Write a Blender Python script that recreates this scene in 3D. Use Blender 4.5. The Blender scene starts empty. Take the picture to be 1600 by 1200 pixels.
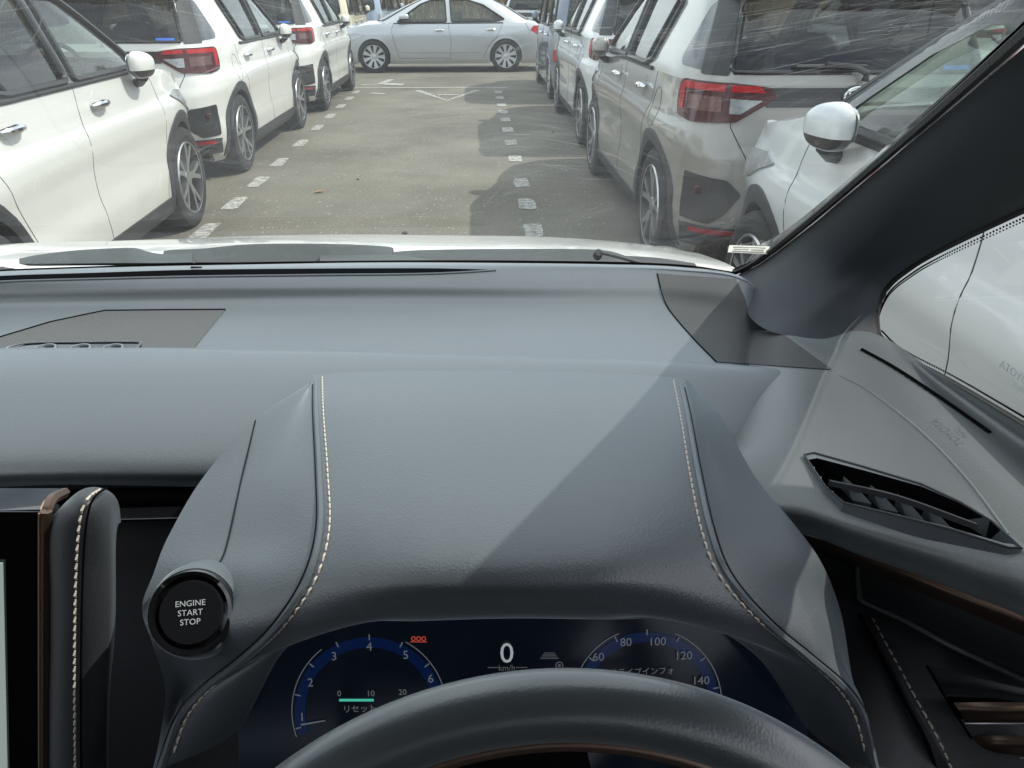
import bpy, bmesh, math, random
import numpy as np
from mathutils import Vector, Matrix, Euler
from mathutils.bvhtree import BVHTree

# ------------------------------------------------------------------ camera, world, sun, exposure
SC = bpy.context.scene
COL = SC.collection
PITCH, YAW, EYE, FPX = 26.9, 2.55, 1.46, 1202.0          # degrees down, degrees right, metres, focal length in 1600-px pixels
cam_d = bpy.data.cameras.new('camera')
cam = bpy.data.objects.new('camera', cam_d); COL.objects.link(cam)
cam.location = (0, 0, EYE)
cam.rotation_euler = (math.radians(90 - PITCH), 0, math.radians(-YAW))
cam_d.sensor_width = 36; cam_d.lens = 36 * FPX / 1600
cam_d.clip_start = 0.02; cam_d.clip_end = 2000
SC.camera = cam

SUN_EL, SUN_AZ = 49.5, 88.0        # azimuth measured from +Y (straight ahead) towards +X (right)
world = bpy.data.worlds.new('World'); SC.world = world; world.use_nodes = True
nt = world.node_tree; nt.nodes.clear()
wo = nt.nodes.new('ShaderNodeOutputWorld'); bg = nt.nodes.new('ShaderNodeBackground')
sky = nt.nodes.new('ShaderNodeTexSky'); sky.sky_type = 'NISHITA'; sky.sun_disc = False
sky.sun_elevation = math.radians(SUN_EL); sky.sun_rotation = math.radians(SUN_AZ)
sky.air_density = 1.0; sky.dust_density = 2.0; sky.ozone_density = 1.0
# broken white cloud over the whole sky
wtc = nt.nodes.new('ShaderNodeTexCoord'); wmp = nt.nodes.new('ShaderNodeMapping'); wmp.inputs['Scale'].default_value = (1, 1, 2.6)
wns = nt.nodes.new('ShaderNodeTexNoise'); wns.inputs['Scale'].default_value = 1.9; wns.inputs['Detail'].default_value = 8; wns.inputs['Roughness'].default_value = .58
wrp = nt.nodes.new('ShaderNodeValToRGB'); wrp.color_ramp.elements[0].position = .34; wrp.color_ramp.elements[1].position = .60
wrp.color_ramp.elements[1].color = (.92, .92, .92, 1)
wmx = nt.nodes.new('ShaderNodeMixRGB'); wmx.inputs['Color2'].default_value = (12.6, 13.2, 13.8, 1)
nt.links.new(wtc.outputs['Generated'], wmp.inputs[0]); nt.links.new(wmp.outputs[0], wns.inputs['Vector'])
nt.links.new(wns.outputs[0], wrp.inputs[0]); nt.links.new(wrp.outputs[0], wmx.inputs[0]); nt.links.new(sky.outputs[0], wmx.inputs['Color1'])
nt.links.new(wmx.outputs[0], bg.inputs['Color']); bg.inputs['Strength'].default_value = 0.122
nt.links.new(bg.outputs[0], wo.inputs['Surface'])

sun_d = bpy.data.lights.new('sun', 'SUN'); sun_d.energy = 3.1; sun_d.angle = math.radians(0.6); sun_d.color = (1.0, .955, .88)
sun = bpy.data.objects.new('sun', sun_d); COL.objects.link(sun)
_e, _a = math.radians(SUN_EL), math.radians(SUN_AZ)
SUNV = Vector((math.cos(_e) * math.sin(_a), math.cos(_e) * math.cos(_a), math.sin(_e)))
sun.rotation_euler = SUNV.to_track_quat('Z', 'Y').to_euler()

SC.view_settings.view_transform = 'Standard'; SC.view_settings.look = 'None'
SC.view_settings.exposure = 0.43; SC.view_settings.gamma = 1.0; SC.view_settings.use_curve_mapping = False
SC.cycles.transparent_max_bounces = 24; SC.cycles.max_bounces = 8; SC.cycles.glossy_bounces = 4; SC.cycles.transmission_bounces = 6
SC.cycles.caustics_reflective = False; SC.cycles.caustics_refractive = False

# ------------------------------------------------------------------ points in the place from survey rays
_p, _y = math.radians(PITCH), math.radians(YAW)
_F = np.array([math.sin(_y) * math.cos(_p), math.cos(_y) * math.cos(_p), -math.sin(_p)])
_R = np.array([math.cos(_y), -math.sin(_y), 0.0]); _U = np.cross(_R, _F); _C = np.array([0, 0, EYE])
def _ray(px, py): return _F + _R * (px - 800) / FPX + _U * (600 - py) / FPX
def Z(px, py, z): r = _ray(px, py); return _C + r * (z - EYE) / r[2]      # on the level plane at height z
def Y(px, py, y): r = _ray(px, py); return _C + r * y / r[1]              # on the upright plane y metres ahead
def X(px, py, x): r = _ray(px, py); return _C + r * x / r[0]              # on the upright plane x metres to the right

# ------------------------------------------------------------------ mesh helpers
def mesh_obj(name, verts, faces, mat, parent=None, smooth=True, sharp=None, mats=None, fmi=None):
    me = bpy.data.meshes.new(name)
    me.from_pydata([tuple(map(float, v)) for v in verts], [], [tuple(int(i) for i in f) for f in faces])
    if mats:
        for m in mats: me.materials.append(m)
    elif mat: me.materials.append(mat)
    if fmi is not None: me.polygons.foreach_set('material_index', fmi)
    me.polygons.foreach_set('use_smooth', [smooth] * len(me.polygons))
    me.update()
    if sharp: me.set_sharp_from_angle(angle=math.radians(sharp))
    o = bpy.data.objects.new(name, me); COL.objects.link(o)
    if parent is not None: o.parent = parent
    return o
def thing(name, label, cat, loc=(0, 0, 0), rz=0, group=None):
    o = bpy.data.objects.new(name, None); COL.objects.link(o); o.location = loc; o.rotation_euler = (0, 0, rz)
    o.empty_display_size = .2
    o['label'] = label; o['category'] = cat
    if group: o['group'] = group
    return o
class MB:
    """collects shapes, built as ONE mesh"""
    def __init__(s): s.v = []; s.f = []
    def add(s, v, f):
        n = len(s.v); s.v += [tuple(map(float, q)) for q in v]; s.f += [tuple(i + n for i in q) for q in f]; return s
    def box(s, c, d, rot=None, bev=0):
        bm = bmesh.new(); bmesh.ops.create_cube(bm, size=1)
        bmesh.ops.scale(bm, vec=d, verts=bm.verts)
        if bev: bmesh.ops.bevel(bm, geom=bm.edges[:], offset=bev, segments=2, affect='EDGES', profile=.5)
        if rot is not None: bmesh.ops.rotate(bm, matrix=Euler(rot).to_matrix(), verts=bm.verts)
        bmesh.ops.translate(bm, vec=c, verts=bm.verts)
        bm.verts.index_update()
        s.add([v.co[:] for v in bm.verts], [[v.index for v in f.verts] for f in bm.faces]); bm.free(); return s
    def tube(s, pts, r, n=8, cap=True, flat=1.0, up=None):
        pts = [np.array(p, float) for p in pts]; m = len(pts); vs = []; fs = []
        rr = r if hasattr(r, '__len__') else [r] * m
        ref = np.array(up if up is not None else (0, 0, 1.0))
        for i, p in enumerate(pts):
            t = pts[min(i + 1, m - 1)] - pts[max(i - 1, 0)]; t = t / (np.linalg.norm(t) + 1e-12)
            a = np.cross(t, ref)
            if np.linalg.norm(a) < 1e-3: a = np.cross(t, (1.0, 0, 0))
            a /= np.linalg.norm(a); b = np.cross(a, t)
            for k in range(n):
                th = 2 * math.pi * k / n
                vs.append(p + rr[i] * (a * math.cos(th) + b * math.sin(th) * flat))
        for i in range(m - 1):
            for k in range(n):
                fs.append((i * n + k, i * n + (k + 1) % n, (i + 1) * n + (k + 1) % n, (i + 1) * n + k))
        if cap: fs.append(tuple(range(n))[::-1]); fs.append(tuple((m - 1) * n + k for k in range(n)))
        return s.add(vs, fs)
    def lathe(s, prof, n=32, axis='x', c=(0, 0, 0), a0=0, a1=2 * math.pi, close=False):
        """prof: list of (along, radius)"""
        vs = []; fs = []; full = abs(a1 - a0 - 2 * math.pi) < 1e-6; cols = n if full else n + 1
        for k in range(cols):
            th = a0 + (a1 - a0) * k / n; ct, st = math.cos(th), math.sin(th)
            for (h, r) in prof:
                if axis == 'x': q = (h, r * ct, r * st)
                elif axis == 'y': q = (r * ct, h, r * st)
                else: q = (r * ct, r * st, h)
                vs.append((q[0] + c[0], q[1] + c[1], q[2] + c[2]))
        m = len(prof)
        for k in range(n):
            k2 = (k + 1) % cols
            for j in range(m - 1 if not close else m):
                j2 = (j + 1) % m
                fs.append((k * m + j, k * m + j2, k2 * m + j2, k2 * m + j))
        return s.add(vs, fs)
    def build_split(s, name, mat, parent=None, key=None, **k):
        """connected pieces become meshes of their own, grouped by key(centre)"""
        n = len(s.v); pa = list(range(n))
        def fd(a):
            while pa[a] != a: pa[a] = pa[pa[a]]; a = pa[a]
            return a
        for f in s.f:
            r = fd(f[0])
            for q in f[1:]: pa[fd(q)] = r
        V = np.array(s.v); comp = {}
        for i in range(n): comp.setdefault(fd(i), []).append(i)
        key = key or (lambda c: c[0] > 0); kk = {}
        for r, ids in comp.items():
            for i in ids: kk[i] = None
            c = V[ids].mean(0); kv = key(c)
            for i in ids: kk[i] = kv
        out = []
        for kv in sorted(set(kk.values()), key=str):
            ids = [i for i in range(n) if kk[i] == kv]; mp = {u: j for j, u in enumerate(ids)}
            F = [tuple(mp[i] for i in f) for f in s.f if kk[f[0]] == kv]
            if F: out.append(mesh_obj(name, V[ids], F, mat, parent, True, 35, **k))
        return out
    def build(s, name, mat, parent=None, smooth=True, sharp=35, **k): return mesh_obj(name, s.v, s.f, mat, parent, smooth, sharp, **k)
def cr(P, t):
    """Catmull-Rom through the rows of P (array m,...) at parameters t in 0..m-1"""
    P = np.asarray(P, float); m = len(P); out = []
    for u in t:
        i = min(int(u), m - 2); f = u - i
        p1, p2 = P[i], P[i + 1]
        p0 = P[i - 1] if i > 0 else 2 * p1 - p2
        p3 = P[i + 2] if i + 2 < m else 2 * p2 - p1
        out.append(.5 * (2 * p1 + (p2 - p0) * f + (2 * p0 - 5 * p1 + 4 * p2 - p3) * f * f + (3 * p1 - 3 * p2 + p3 - p0) * f ** 3))
    return np.array(out)
def curve(P, n): return cr(P, np.linspace(0, len(P) - 1, n))
def gridfaces(a, b, off=0): return [(off + i * b + j, off + i * b + j + 1, off + (i + 1) * b + j + 1, off + (i + 1) * b + j) for i in range(a - 1) for j in range(b - 1)]
def patch_pts(grid, na, nb):
    g = np.array([[np.array(q, float) for q in row] for row in grid])
    a = cr(g, np.linspace(0, g.shape[0] - 1, na))
    return np.transpose(cr(np.transpose(a, (1, 0, 2)), np.linspace(0, g.shape[1] - 1, nb)), (1, 0, 2))
def patch(name, grid, mat, parent=None, na=40, nb=40, flip=False, kind=None):
    p = patch_pts(grid, na, nb); f = gridfaces(na, nb)
    if flip: f = [q[::-1] for q in f]
    o = mesh_obj(name, p.reshape(-1, 3), f, mat, parent)
    o['_'] = 0; del o['_']
    return o, p
def prism(name, poly, thick, mat, parent=None, smooth=False, bev=0):
    """flat outline (3-D points) given thickness along its own normal (downwards from the outline)"""
    P = [np.array(q, float) for q in poly]; n = np.zeros(3)
    for i in range(len(P)): n += np.cross(P[i], P[(i + 1) % len(P)])
    n /= np.linalg.norm(n)
    k = len(P); v = P + [q - n * thick for q in P]
    f = [tuple(range(k)), tuple(range(2 * k - 1, k - 1, -1))] + [(i, i + k, (i + 1) % k + k, (i + 1) % k) for i in range(k)]
    return mesh_obj(name, v, f, mat, parent, smooth)
TEXTS = {}
def text_obj(body, size, M4, mat, name, parent=None, extrude=.0002, align='CENTER', spacing=1.0, shear=0):
    cu = bpy.data.curves.new(name, 'FONT'); cu.body = body; cu.size = size; cu.align_x = align; cu.align_y = 'CENTER'
    cu.extrude = extrude; cu.space_character = spacing; cu.shear = shear; cu.resolution_u = 3
    me = TEXTS.get((body, round(size, 6), spacing))
    if me is None:
        t = bpy.data.objects.new(name, cu); COL.objects.link(t)
        dg = bpy.context.evaluated_depsgraph_get(); me = bpy.data.meshes.new_from_object(t.evaluated_get(dg)); bpy.data.objects.remove(t)
    bpy.data.curves.remove(cu)
    me.transform(M4); me.materials.clear(); me.materials.append(mat)
    o = bpy.data.objects.new(name, me); COL.objects.link(o)
    if parent is not None: o.parent = parent
    return o

# ------------------------------------------------------------------ materials
def new_mat(name):
    m = bpy.data.materials.new(name); m.use_nodes = True
    return m, m.node_tree, m.node_tree.nodes['Principled BSDF']
def N(nt, t, **k):
    n = nt.nodes.new('ShaderNode' + t)
    for a, b in k.items():
        if a in n.inputs: n.inputs[a].default_value = b
        else: setattr(n, a, b)
    return n
def simple(name, col, rough=.5, metal=0, coat=0, spec=.5, var=0.0, vs=6.0, bump=0, bs=300, sheen=0, emit=None, es=1, bdist=.001, rv=0):
    m, nt, b = new_mat(name)
    b.inputs['Base Color'].default_value = (*col, 1); b.inputs['Roughness'].default_value = rough; b.inputs['Metallic'].default_value = metal
    b.inputs['Coat Weight'].default_value = coat; b.inputs['Coat Roughness'].default_value = .04; b.inputs['Specular IOR Level'].default_value = spec
    b.inputs['Sheen Weight'].default_value = sheen; b.inputs['Sheen Roughness'].default_value = .45
    tc = N(nt, 'TexCoord')
    if var or rv:
        ns = N(nt, 'TexNoise'); ns.inputs['Scale'].default_value = vs; ns.inputs['Detail'].default_value = 6
        nt.links.new(tc.outputs['Object'], ns.inputs['Vector'])
    if var:
        mr = N(nt, 'MapRange'); mr.inputs['To Min'].default_value = 1 - var; mr.inputs['To Max'].default_value = 1 + var
        nt.links.new(ns.outputs[0], mr.inputs[0]); mx = N(nt, 'VectorMath', operation='SCALE'); mx.inputs[0].default_value = col
        nt.links.new(mr.outputs[0], mx.inputs['Scale']); nt.links.new(mx.outputs[0], b.inputs['Base Color'])
    if rv:
        mr = N(nt, 'MapRange'); mr.inputs['To Min'].default_value = rough - rv; mr.inputs['To Max'].default_value = rough + rv
        nt.links.new(ns.outputs[0], mr.inputs[0]); nt.links.new(mr.outputs[0], b.inputs['Roughness'])
    if bump:
        vo = N(nt, 'TexVoronoi'); vo.inputs['Scale'].default_value = bs
        n2 = N(nt, 'TexNoise'); n2.inputs['Scale'].default_value = bs * .6; n2.inputs['Detail'].default_value = 4
        nt.links.new(tc.outputs['Object'], vo.inputs['Vector']); nt.links.new(tc.outputs['Object'], n2.inputs['Vector'])
        ad = N(nt, 'Math', operation='ADD'); nt.links.new(vo.outputs['Distance'], ad.inputs[0]); nt.links.new(n2.outputs[0], ad.inputs[1])
        bu = N(nt, 'Bump'); bu.inputs['Strength'].default_value = bump; bu.inputs['Distance'].default_value = bdist
        nt.links.new(ad.outputs[0], bu.inputs['Height']); nt.links.new(bu.outputs[0], b.inputs['Normal'])
    if emit:
        b.inputs['Emission Color'].default_value = (*emit, 1); b.inputs['Emission Strength'].default_value = es
    return m
def glass(name, tint, refl=1.0, rough=0.0, veil=0, ior=1.5):
    m, nt, b = new_mat(name); nt.nodes.remove(b); out = nt.nodes['Material Output']
    tr = N(nt, 'BsdfTransparent'); tr.inputs[0].default_value = (*tint, 1)
    gl = N(nt, 'BsdfGlossy'); gl.inputs['Roughness'].default_value = rough; gl.inputs['Color'].default_value = (refl, refl, refl, 1)
    lw = N(nt, 'LayerWeight'); pw = N(nt, 'Math', operation='POWER'); pw.inputs[1].default_value = 5; nt.links.new(lw.outputs['Facing'], pw.inputs[0])
    fr = N(nt, 'MapRange'); fr.inputs['To Min'].default_value = .05; fr.inputs['To Max'].default_value = 1; nt.links.new(pw.outputs[0], fr.inputs[0])
    mx = N(nt, 'MixShader'); nt.links.new(fr.outputs[0], mx.inputs[0]); nt.links.new(tr.outputs[0], mx.inputs[1]); nt.links.new(gl.outputs[0], mx.inputs[2])
    last = mx
    if veil:
        df = N(nt, 'BsdfDiffuse'); df.inputs[0].default_value = (.75, .75, .72, 1)
        m2 = N(nt, 'MixShader'); m2.inputs[0].default_value = veil; nt.links.new(mx.outputs[0], m2.inputs[1]); nt.links.new(df.outputs[0], m2.inputs[2]); last = m2
    nt.links.new(last.outputs[0], out.inputs['Surface'])
    return m
def paint(name, col, flake=0, metal=0):
    m, nt, b = new_mat(name)
    b.inputs['Base Color'].default_value = (*col, 1); b.inputs['Roughness'].default_value = .38; b.inputs['Metallic'].default_value = metal
    b.inputs['Coat Weight'].default_value = 1; b.inputs['Coat Roughness'].default_value = .03
    tc = N(nt, 'TexCoord'); ns = N(nt, 'TexNoise'); ns.inputs['Scale'].default_value = 3; ns.inputs['Detail'].default_value = 8
    nt.links.new(tc.outputs['Object'], ns.inputs['Vector'])
    # road film: the lowest part of the body is a little dusty
    se = N(nt, 'SeparateXYZ'); nt.links.new(tc.outputs['Object'], se.inputs[0])
    mr = N(nt, 'MapRange'); mr.inputs['From Min'].default_value = .75; mr.inputs['From Max'].default_value = .2; mr.inputs['To Max'].default_value = .5
    nt.links.new(se.outputs['Z'], mr.inputs[0])
    mu = N(nt, 'Math', operation='MULTIPLY'); nt.links.new(mr.outputs[0], mu.inputs[0]); nt.links.new(ns.outputs[0], mu.inputs[1])
    mx = N(nt, 'MixRGB'); mx.inputs['Color1'].default_value = (*col, 1); mx.inputs['Color2'].default_value = (.32, .30, .26, 1)
    nt.links.new(mu.outputs[0], mx.inputs[0]); nt.links.new(mx.outputs[0], b.inputs['Base Color'])
    cr_ = N(nt, 'MapRange'); cr_.inputs['To Min'].default_value = .02; cr_.inputs['To Max'].default_value = .14
    nt.links.new(ns.outputs[0], cr_.inputs[0]); nt.links.new(cr_.outputs[0], b.inputs['Coat Roughness'])
    return m
M = {}
M['white'] = paint('white_paint', (.70, .69, .65))
M['white_cool'] = paint('white_paint_cool', (.70, .72, .73))
M['greige'] = paint('grey_metallic_paint', (.33, .315, .29), metal=.35)
M['silver'] = paint('silver_paint', (.50, .515, .53), metal=.45)
M['blue'] = paint('slate_blue_paint', (.16, .19, .26), metal=.3)
M['cream'] = paint('cream_paint', (.66, .60, .44))
M['trim'] = simple('black_trim', (.018, .019, .020), .45, bump=.3, bs=400)
M['clad'] = simple('grey_cladding', (.036, .037, .039), .6, bump=.4, bs=350)
M['gloss_black'] = simple('gloss_black', (.01, .01, .012), .12, coat=.6)
M['rubber'] = simple('tyre_rubber', (.022, .022, .022), .8, var=.3, vs=30, bump=.3, bs=150)
M['alloy'] = simple('machined_alloy', (.50, .51, .52), .28, metal=.9, var=.1)
M['alloy_dark'] = simple('dark_alloy', (.05, .052, .056), .35, metal=.4)
M['hubcap'] = simple('silver_hubcap', (.55, .56, .57), .35, metal=.4)
M['gap'] = simple('panel_gap_shadow', (.045, .045, .045), .9)
M['dark'] = simple('underbody_black', (.01, .01, .01), .9)
M['chrome'] = simple('chrome', (.82, .83, .84), .08, metal=1)
M['tint'] = glass('privacy_glass', (.20, .21, .22), veil=.004)
M['clear'] = glass('green_tinted_glass', (.66, .74, .68), veil=.03)
M['seat'] = simple('seat_cloth', (.035, .035, .038), .85, bump=.3, bs=500)
M['lamp_red'] = simple('red_lamp_lens', (.40, .004, .007), .18, coat=.25, spec=.3, var=.15, vs=40)
M['lamp_dark'] = simple('dark_red_lamp_lens', (.060, .003, .005), .16, coat=.3, spec=.3, var=.4, vs=60)
M['lamp_clear'] = simple('clear_lamp_lens', (.36, .37, .38), .2, metal=.5, coat=.4, var=.5, vs=70)
M['amber'] = simple('amber_lens', (.7, .35, .12), .2, coat=1)
M['blue_sticker'] = simple('blue_sticker', (.05, .16, .62), .4)
M['paper'] = simple('pale_paper', (.55, .62, .56), .6)
# ------------------------------------------------------------------ vehicles
def herm(xs, ys):
    xs = np.array(xs, float); ys = np.array(ys, float); d = np.diff(ys) / np.diff(xs); m = np.zeros(len(xs))
    m[0], m[-1] = d[0], d[-1]
    for i in range(1, len(xs) - 1): m[i] = 0 if d[i - 1] * d[i] <= 0 else 2 * d[i - 1] * d[i] / (d[i - 1] + d[i])
    def f(x):
        x = np.clip(x, xs[0], xs[-1]); i = np.clip(np.searchsorted(xs, x) - 1, 0, len(xs) - 2); h = xs[i + 1] - xs[i]; t = (x - xs[i]) / h
        return ys[i] * (1 + 2 * t) * (1 - t) ** 2 + m[i] * h * t * (1 - t) ** 2 + ys[i + 1] * t * t * (3 - 2 * t) + m[i + 1] * h * t * t * (t - 1)
    return f
def inside(poly, x, y):
    c = False; n = len(poly); j = n - 1
    for i in range(n):
        xi, yi = poly[i]; xj, yj = poly[j]
        if (yi > y) != (yj > y) and x < (xj - xi) * (y - yi) / (yj - yi) + xi: c = not c
        j = i
    return c
def nearest(poly, x, y):
    best = None; n = len(poly)
    for i in range(n):
        ax, ay = poly[i]; bx, by = poly[(i + 1) % n]; dx, dy = bx - ax, by - ay; L = dx * dx + dy * dy
        t = 0 if L == 0 else max(0, min(1, ((x - ax) * dx + (y - ay) * dy) / L)); qx, qy = ax + t * dx, ay + t * dy
        d = math.hypot(x - qx, y - qy)
        if best is None or d < best[0]: best = (d, qx, qy)
    return best
def roundpoly(poly, r, k=4):
    out = []; n = len(poly)
    for i in range(n):
        a, b, c = np.array(poly[i - 1]), np.array(poly[i]), np.array(poly[(i + 1) % n])
        la, lc = np.linalg.norm(a - b), np.linalg.norm(c - b); rr = min(r, la * .45, lc * .45)
        p, q = b + (a - b) / la * rr, b + (c - b) / lc * rr
        for t in np.linspace(0, 1, k + 1): out.append(tuple((1 - t) ** 2 * p + 2 * t * (1 - t) * b + t * t * q))
    return out
def resample(poly, step, closed=True):
    out = []; n = len(poly)
    for i in range(n if closed else n - 1):
        a, b = np.array(poly[i]), np.array(poly[(i + 1) % n]); k = max(1, int(math.ceil(np.linalg.norm(b - a) / step)))
        for j in range(k): out.append(tuple(a + (b - a) * j / k))
    if not closed: out.append(tuple(poly[-1]))
    return out
class Shell:
    """body surface made of horizontal plan loops; side(y,z) and rear(s,z)/front(s,z) give points on it"""
    def __init__(s, P):
        s.P = P; s.w = herm(*P['w']); s.yr = herm(*P['yr']); s.yf = herm(*P['yf']); s.gyr = herm(*P['gyr']); s.gyf = herm(*P['gyf'])
        s.W = P.get('warp', lambda z: z); s.ym = P['ymid']; s.belt = P['belt']; s.nr, s.nf = P['nr'], P['nf']; s.tab = {}; s.lc = {}
    def bulge(s, y, z):
        b = 0
        for (cy, cz, sy, sz, a) in s.P['bulge']: b += a * math.exp(-((y - cy) / sy) ** 2 - ((z - cz) / sz) ** 2)
        return b
    def ends(s, z, green=None):
        g = z > s.belt if green is None else green
        return (s.gyr(z), s.gyf(z)) if g else (s.yr(z), s.yf(z))
    def side(s, y, z, off=0, green=None):
        yr, yf = s.ends(z, green); w = s.w(z)
        if y < s.ym: L, n = s.ym - yr, s.nr
        else: L, n = yf - s.ym, s.nf
        t = min(.9999, abs(y - s.ym) / L); x = w * (1 - t ** n) ** (1 / n)
        return np.array([x + s.bulge(y, z) * min(1, (x / w) ** 4) + off, y, s.W(z)])
    def loop(s, z, k=90, rear=True, green=None):
        key = (round(float(z), 5), k, rear, bool(z > s.belt) if green is None else green)
        if key not in s.lc: s.lc[key] = s._loop(z, k, rear, green)
        return s.lc[key]
    def _loop(s, z, k, rear, green):
        yr, yf = s.ends(z, green); w = s.w(z); n = s.nr if rear else s.nf; L = (s.ym - yr) if rear else (yf - s.ym)
        th = np.linspace(0, math.pi / 2, k); c = np.cos(th) ** (2 / n); sn = np.sin(th) ** (2 / n)
        x = w * sn; y = s.ym + (-L * c if rear else L * c)
        bb = 0
        for (cy, cz, sy, sz, a) in s.P['bulge']: bb = bb + a * np.exp(-((y - cy) / sy) ** 2 - ((z - cz) / sz) ** 2)
        x = x + bb * (x / w) ** 4
        d = np.concatenate([[0], np.cumsum(np.hypot(np.diff(x), np.diff(y)))])
        return x, y, d
    def end(s, q, z, rear=True, off=0, green=None):
        key = (round(float(z), 4), rear, green)
        if key not in s.tab: s.tab[key] = s.loop(z, 160, rear, green)
        x, y, d = s.tab[key]; q = max(0, q); X_ = np.interp(q, d, x); Y_ = np.interp(q, d, y)
        if off:
            e = .012; X1, Y1 = np.interp(q + e, d, x), np.interp(q + e, d, y); X0, Y0 = np.interp(max(0, q - e), d, x), np.interp(max(0, q - e), d, y)
            tx, ty = X1 - X0, Y1 - Y0; L = math.hypot(tx, ty) + 1e-9
            sg = 1 if rear else -1
            X_, Y_ = X_ + sg * ty / L * off, Y_ - sg * tx / L * off
        return np.array([X_, Y_, s.W(z)])
    def fn(s, dom, green=None):
        if dom == 'side': return lambda a, z, off=0: s.side(a, z, off, green)
        return lambda a, z, off=0: s.end(a, z, dom == 'rear', off, green)
def clip_cell(poly, x0, x1, y0, y1):
    def cut(P, f, g):
        out = []
        for i in range(len(P)):
            a, b = P[i], P[(i + 1) % len(P)]; fa, fb = f(a), f(b)
            if fa: out.append(a)
            if fa != fb: out.append(g(a, b))
        return out
    P = poly
    for (ax, v, sg) in ((0, x0, 1), (0, x1, -1), (1, y0, 1), (1, y1, -1)):
        if not P: return P
        P = cut(P, lambda p: (p[ax] - v) * sg >= 0, lambda a, b: tuple(a[i] + (b[i] - a[i]) * (v - a[ax]) / (b[ax] - a[ax]) for i in range(2)))
    return P
def inlay(mb, fn, poly, off=.004, skirt=.012, step=.035, mirror=True, flip=False):
    """a plate that follows the body surface, proud by off, with its own edge turned in"""
    xs = [p[0] for p in poly]; ys = [p[1] for p in poly]
    nx = max(1, int((max(xs) - min(xs)) / step)); ny = max(1, int((max(ys) - min(ys)) / step))
    gx = np.linspace(min(xs) - 1e-5, max(xs) + 1e-5, nx + 1); gy = np.linspace(min(ys) - 1e-5, max(ys) + 1e-5, ny + 1)
    for sg in ((1, -1) if mirror else (1,)):
        vs = []; fs = []; idx = {}
        def vid(p):
            k = (round(p[0], 5), round(p[1], 5))
            if k not in idx: idx[k] = len(vs); q = fn(p[0], p[1], off); vs.append((q[0] * sg, q[1], q[2]))
            return idx[k]
        for i in range(nx):
            for j in range(ny):
                c = clip_cell(list(poly), gx[i], gx[i + 1], gy[j], gy[j + 1])
                if len(c) >= 3:
                    f = []
                    for p in c:
                        v = vid(p)
                        if not f or (f[-1] != v and f[0] != v): f.append(v)
                    if len(f) >= 3: fs.append(tuple(f))
        ed = resample(poly, step); m = len(ed); b = len(vs)
        for p in ed: q = fn(p[0], p[1], off); vs.append((q[0] * sg, q[1], q[2]))
        for p in ed: q = fn(p[0], p[1], off - skirt); vs.append((q[0] * sg, q[1], q[2]))
        for i in range(m): fs.append((b + i, b + (i + 1) % m, b + m + (i + 1) % m, b + m + i))
        if (sg < 0) != flip: fs = [f[::-1] for f in fs]
        mb.add(vs, fs)
    return mb
def strip(mb, fn, line, wd, off=.002, mirror=True, step=.04, flat=.5, n=5):
    pts = resample(line, step, closed=False)
    for sg in ((1, -1) if mirror else (1,)):
        P = [fn(a, z, off) * np.array([sg, 1, 1]) for a, z in pts]
        mb.tube(P, wd / 2, n=n, cap=True)
    return mb
def make_wheel(R, W, kind='alloy'):
    """wheel about the x axis, outer face towards +x; returns tyre and rim builders"""
    ty = MB(); r0 = R * .70
    ty.lathe([(-W / 2 + .01, r0), (-W / 2, r0 + .03), (-W / 2, R - .03), (-W / 2 + .012, R - .01), (-W / 2 + .03, R), (W / 2 - .03, R), (W / 2 - .012, R - .01), (W / 2, R - .035), (W / 2, r0 + .035), (W / 2 - .008, r0 + .004)], n=48)
    rim = MB(); rim.lathe([(W / 2 - .008, r0 + .006), (W / 2 + .001, r0 + .001), (W / 2 - .002, r0 - .006)], n=48)
    dark = MB(); dark.lathe([(W / 2 - .003, r0 - .006), (W / 2 - .02, r0 - .014), (-W / 2 + .02, r0 - .02)], n=48); dark.lathe([(W / 2 - .07, 0.001), (W / 2 - .07, r0 - .015)], n=32)
    dark.lathe([(W / 2 - .055, 0.03), (W / 2 - .05, r0 * .62), (W / 2 - .07, r0 * .64)], n=32)
    sp = MB(); k = 5 if kind == 'alloy' else 9
    for i in range(k):
        for d in ((-.20, .20) if kind == 'alloy' else (0,)):
            a = 2 * math.pi * i / k + .3
            ai, ao = a + d * .30, a + d * (1.15 if kind == 'alloy' else 1)
            ri, ro = .035, r0 - .004; wi, wo_ = (.016, .017) if kind == 'alloy' else (.024, .042)
            def pt(r, an, t, x): return (x, r * math.cos(an) - t * math.sin(an), r * math.sin(an) + t * math.cos(an))
            rows = [(ri, wi, W / 2 - .022), (r0 * .5, wi * .9, W / 2 - .012), (ro, wo_, W / 2 - .006)]
            vs = []; fs = []
            for (r, w_, x) in rows:
                an = ai + (ao - ai) * (r - ri) / (ro - ri)
                vs += [pt(r, an, -w_, x), pt(r, an, w_, x), pt(r, an, w_ * 1.1, x - .035), pt(r, an, -w_ * 1.1, x - .035)]
            for q in range(2):
                for e in range(4): fs.append((q * 4 + e, q * 4 + (e + 1) % 4, q * 4 + 4 + (e + 1) % 4, q * 4 + 4 + e))
            sp.add(vs, fs)
    hub = MB(); hub.lathe([(W / 2 - .01, .001), (W / 2 - .01, .028), (W / 2 - .016, .05), (W / 2 - .05, .055)], n=24)
    rim.add(sp.v, sp.f).add(hub.v, hub.f)
    return ty, rim, dark
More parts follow.
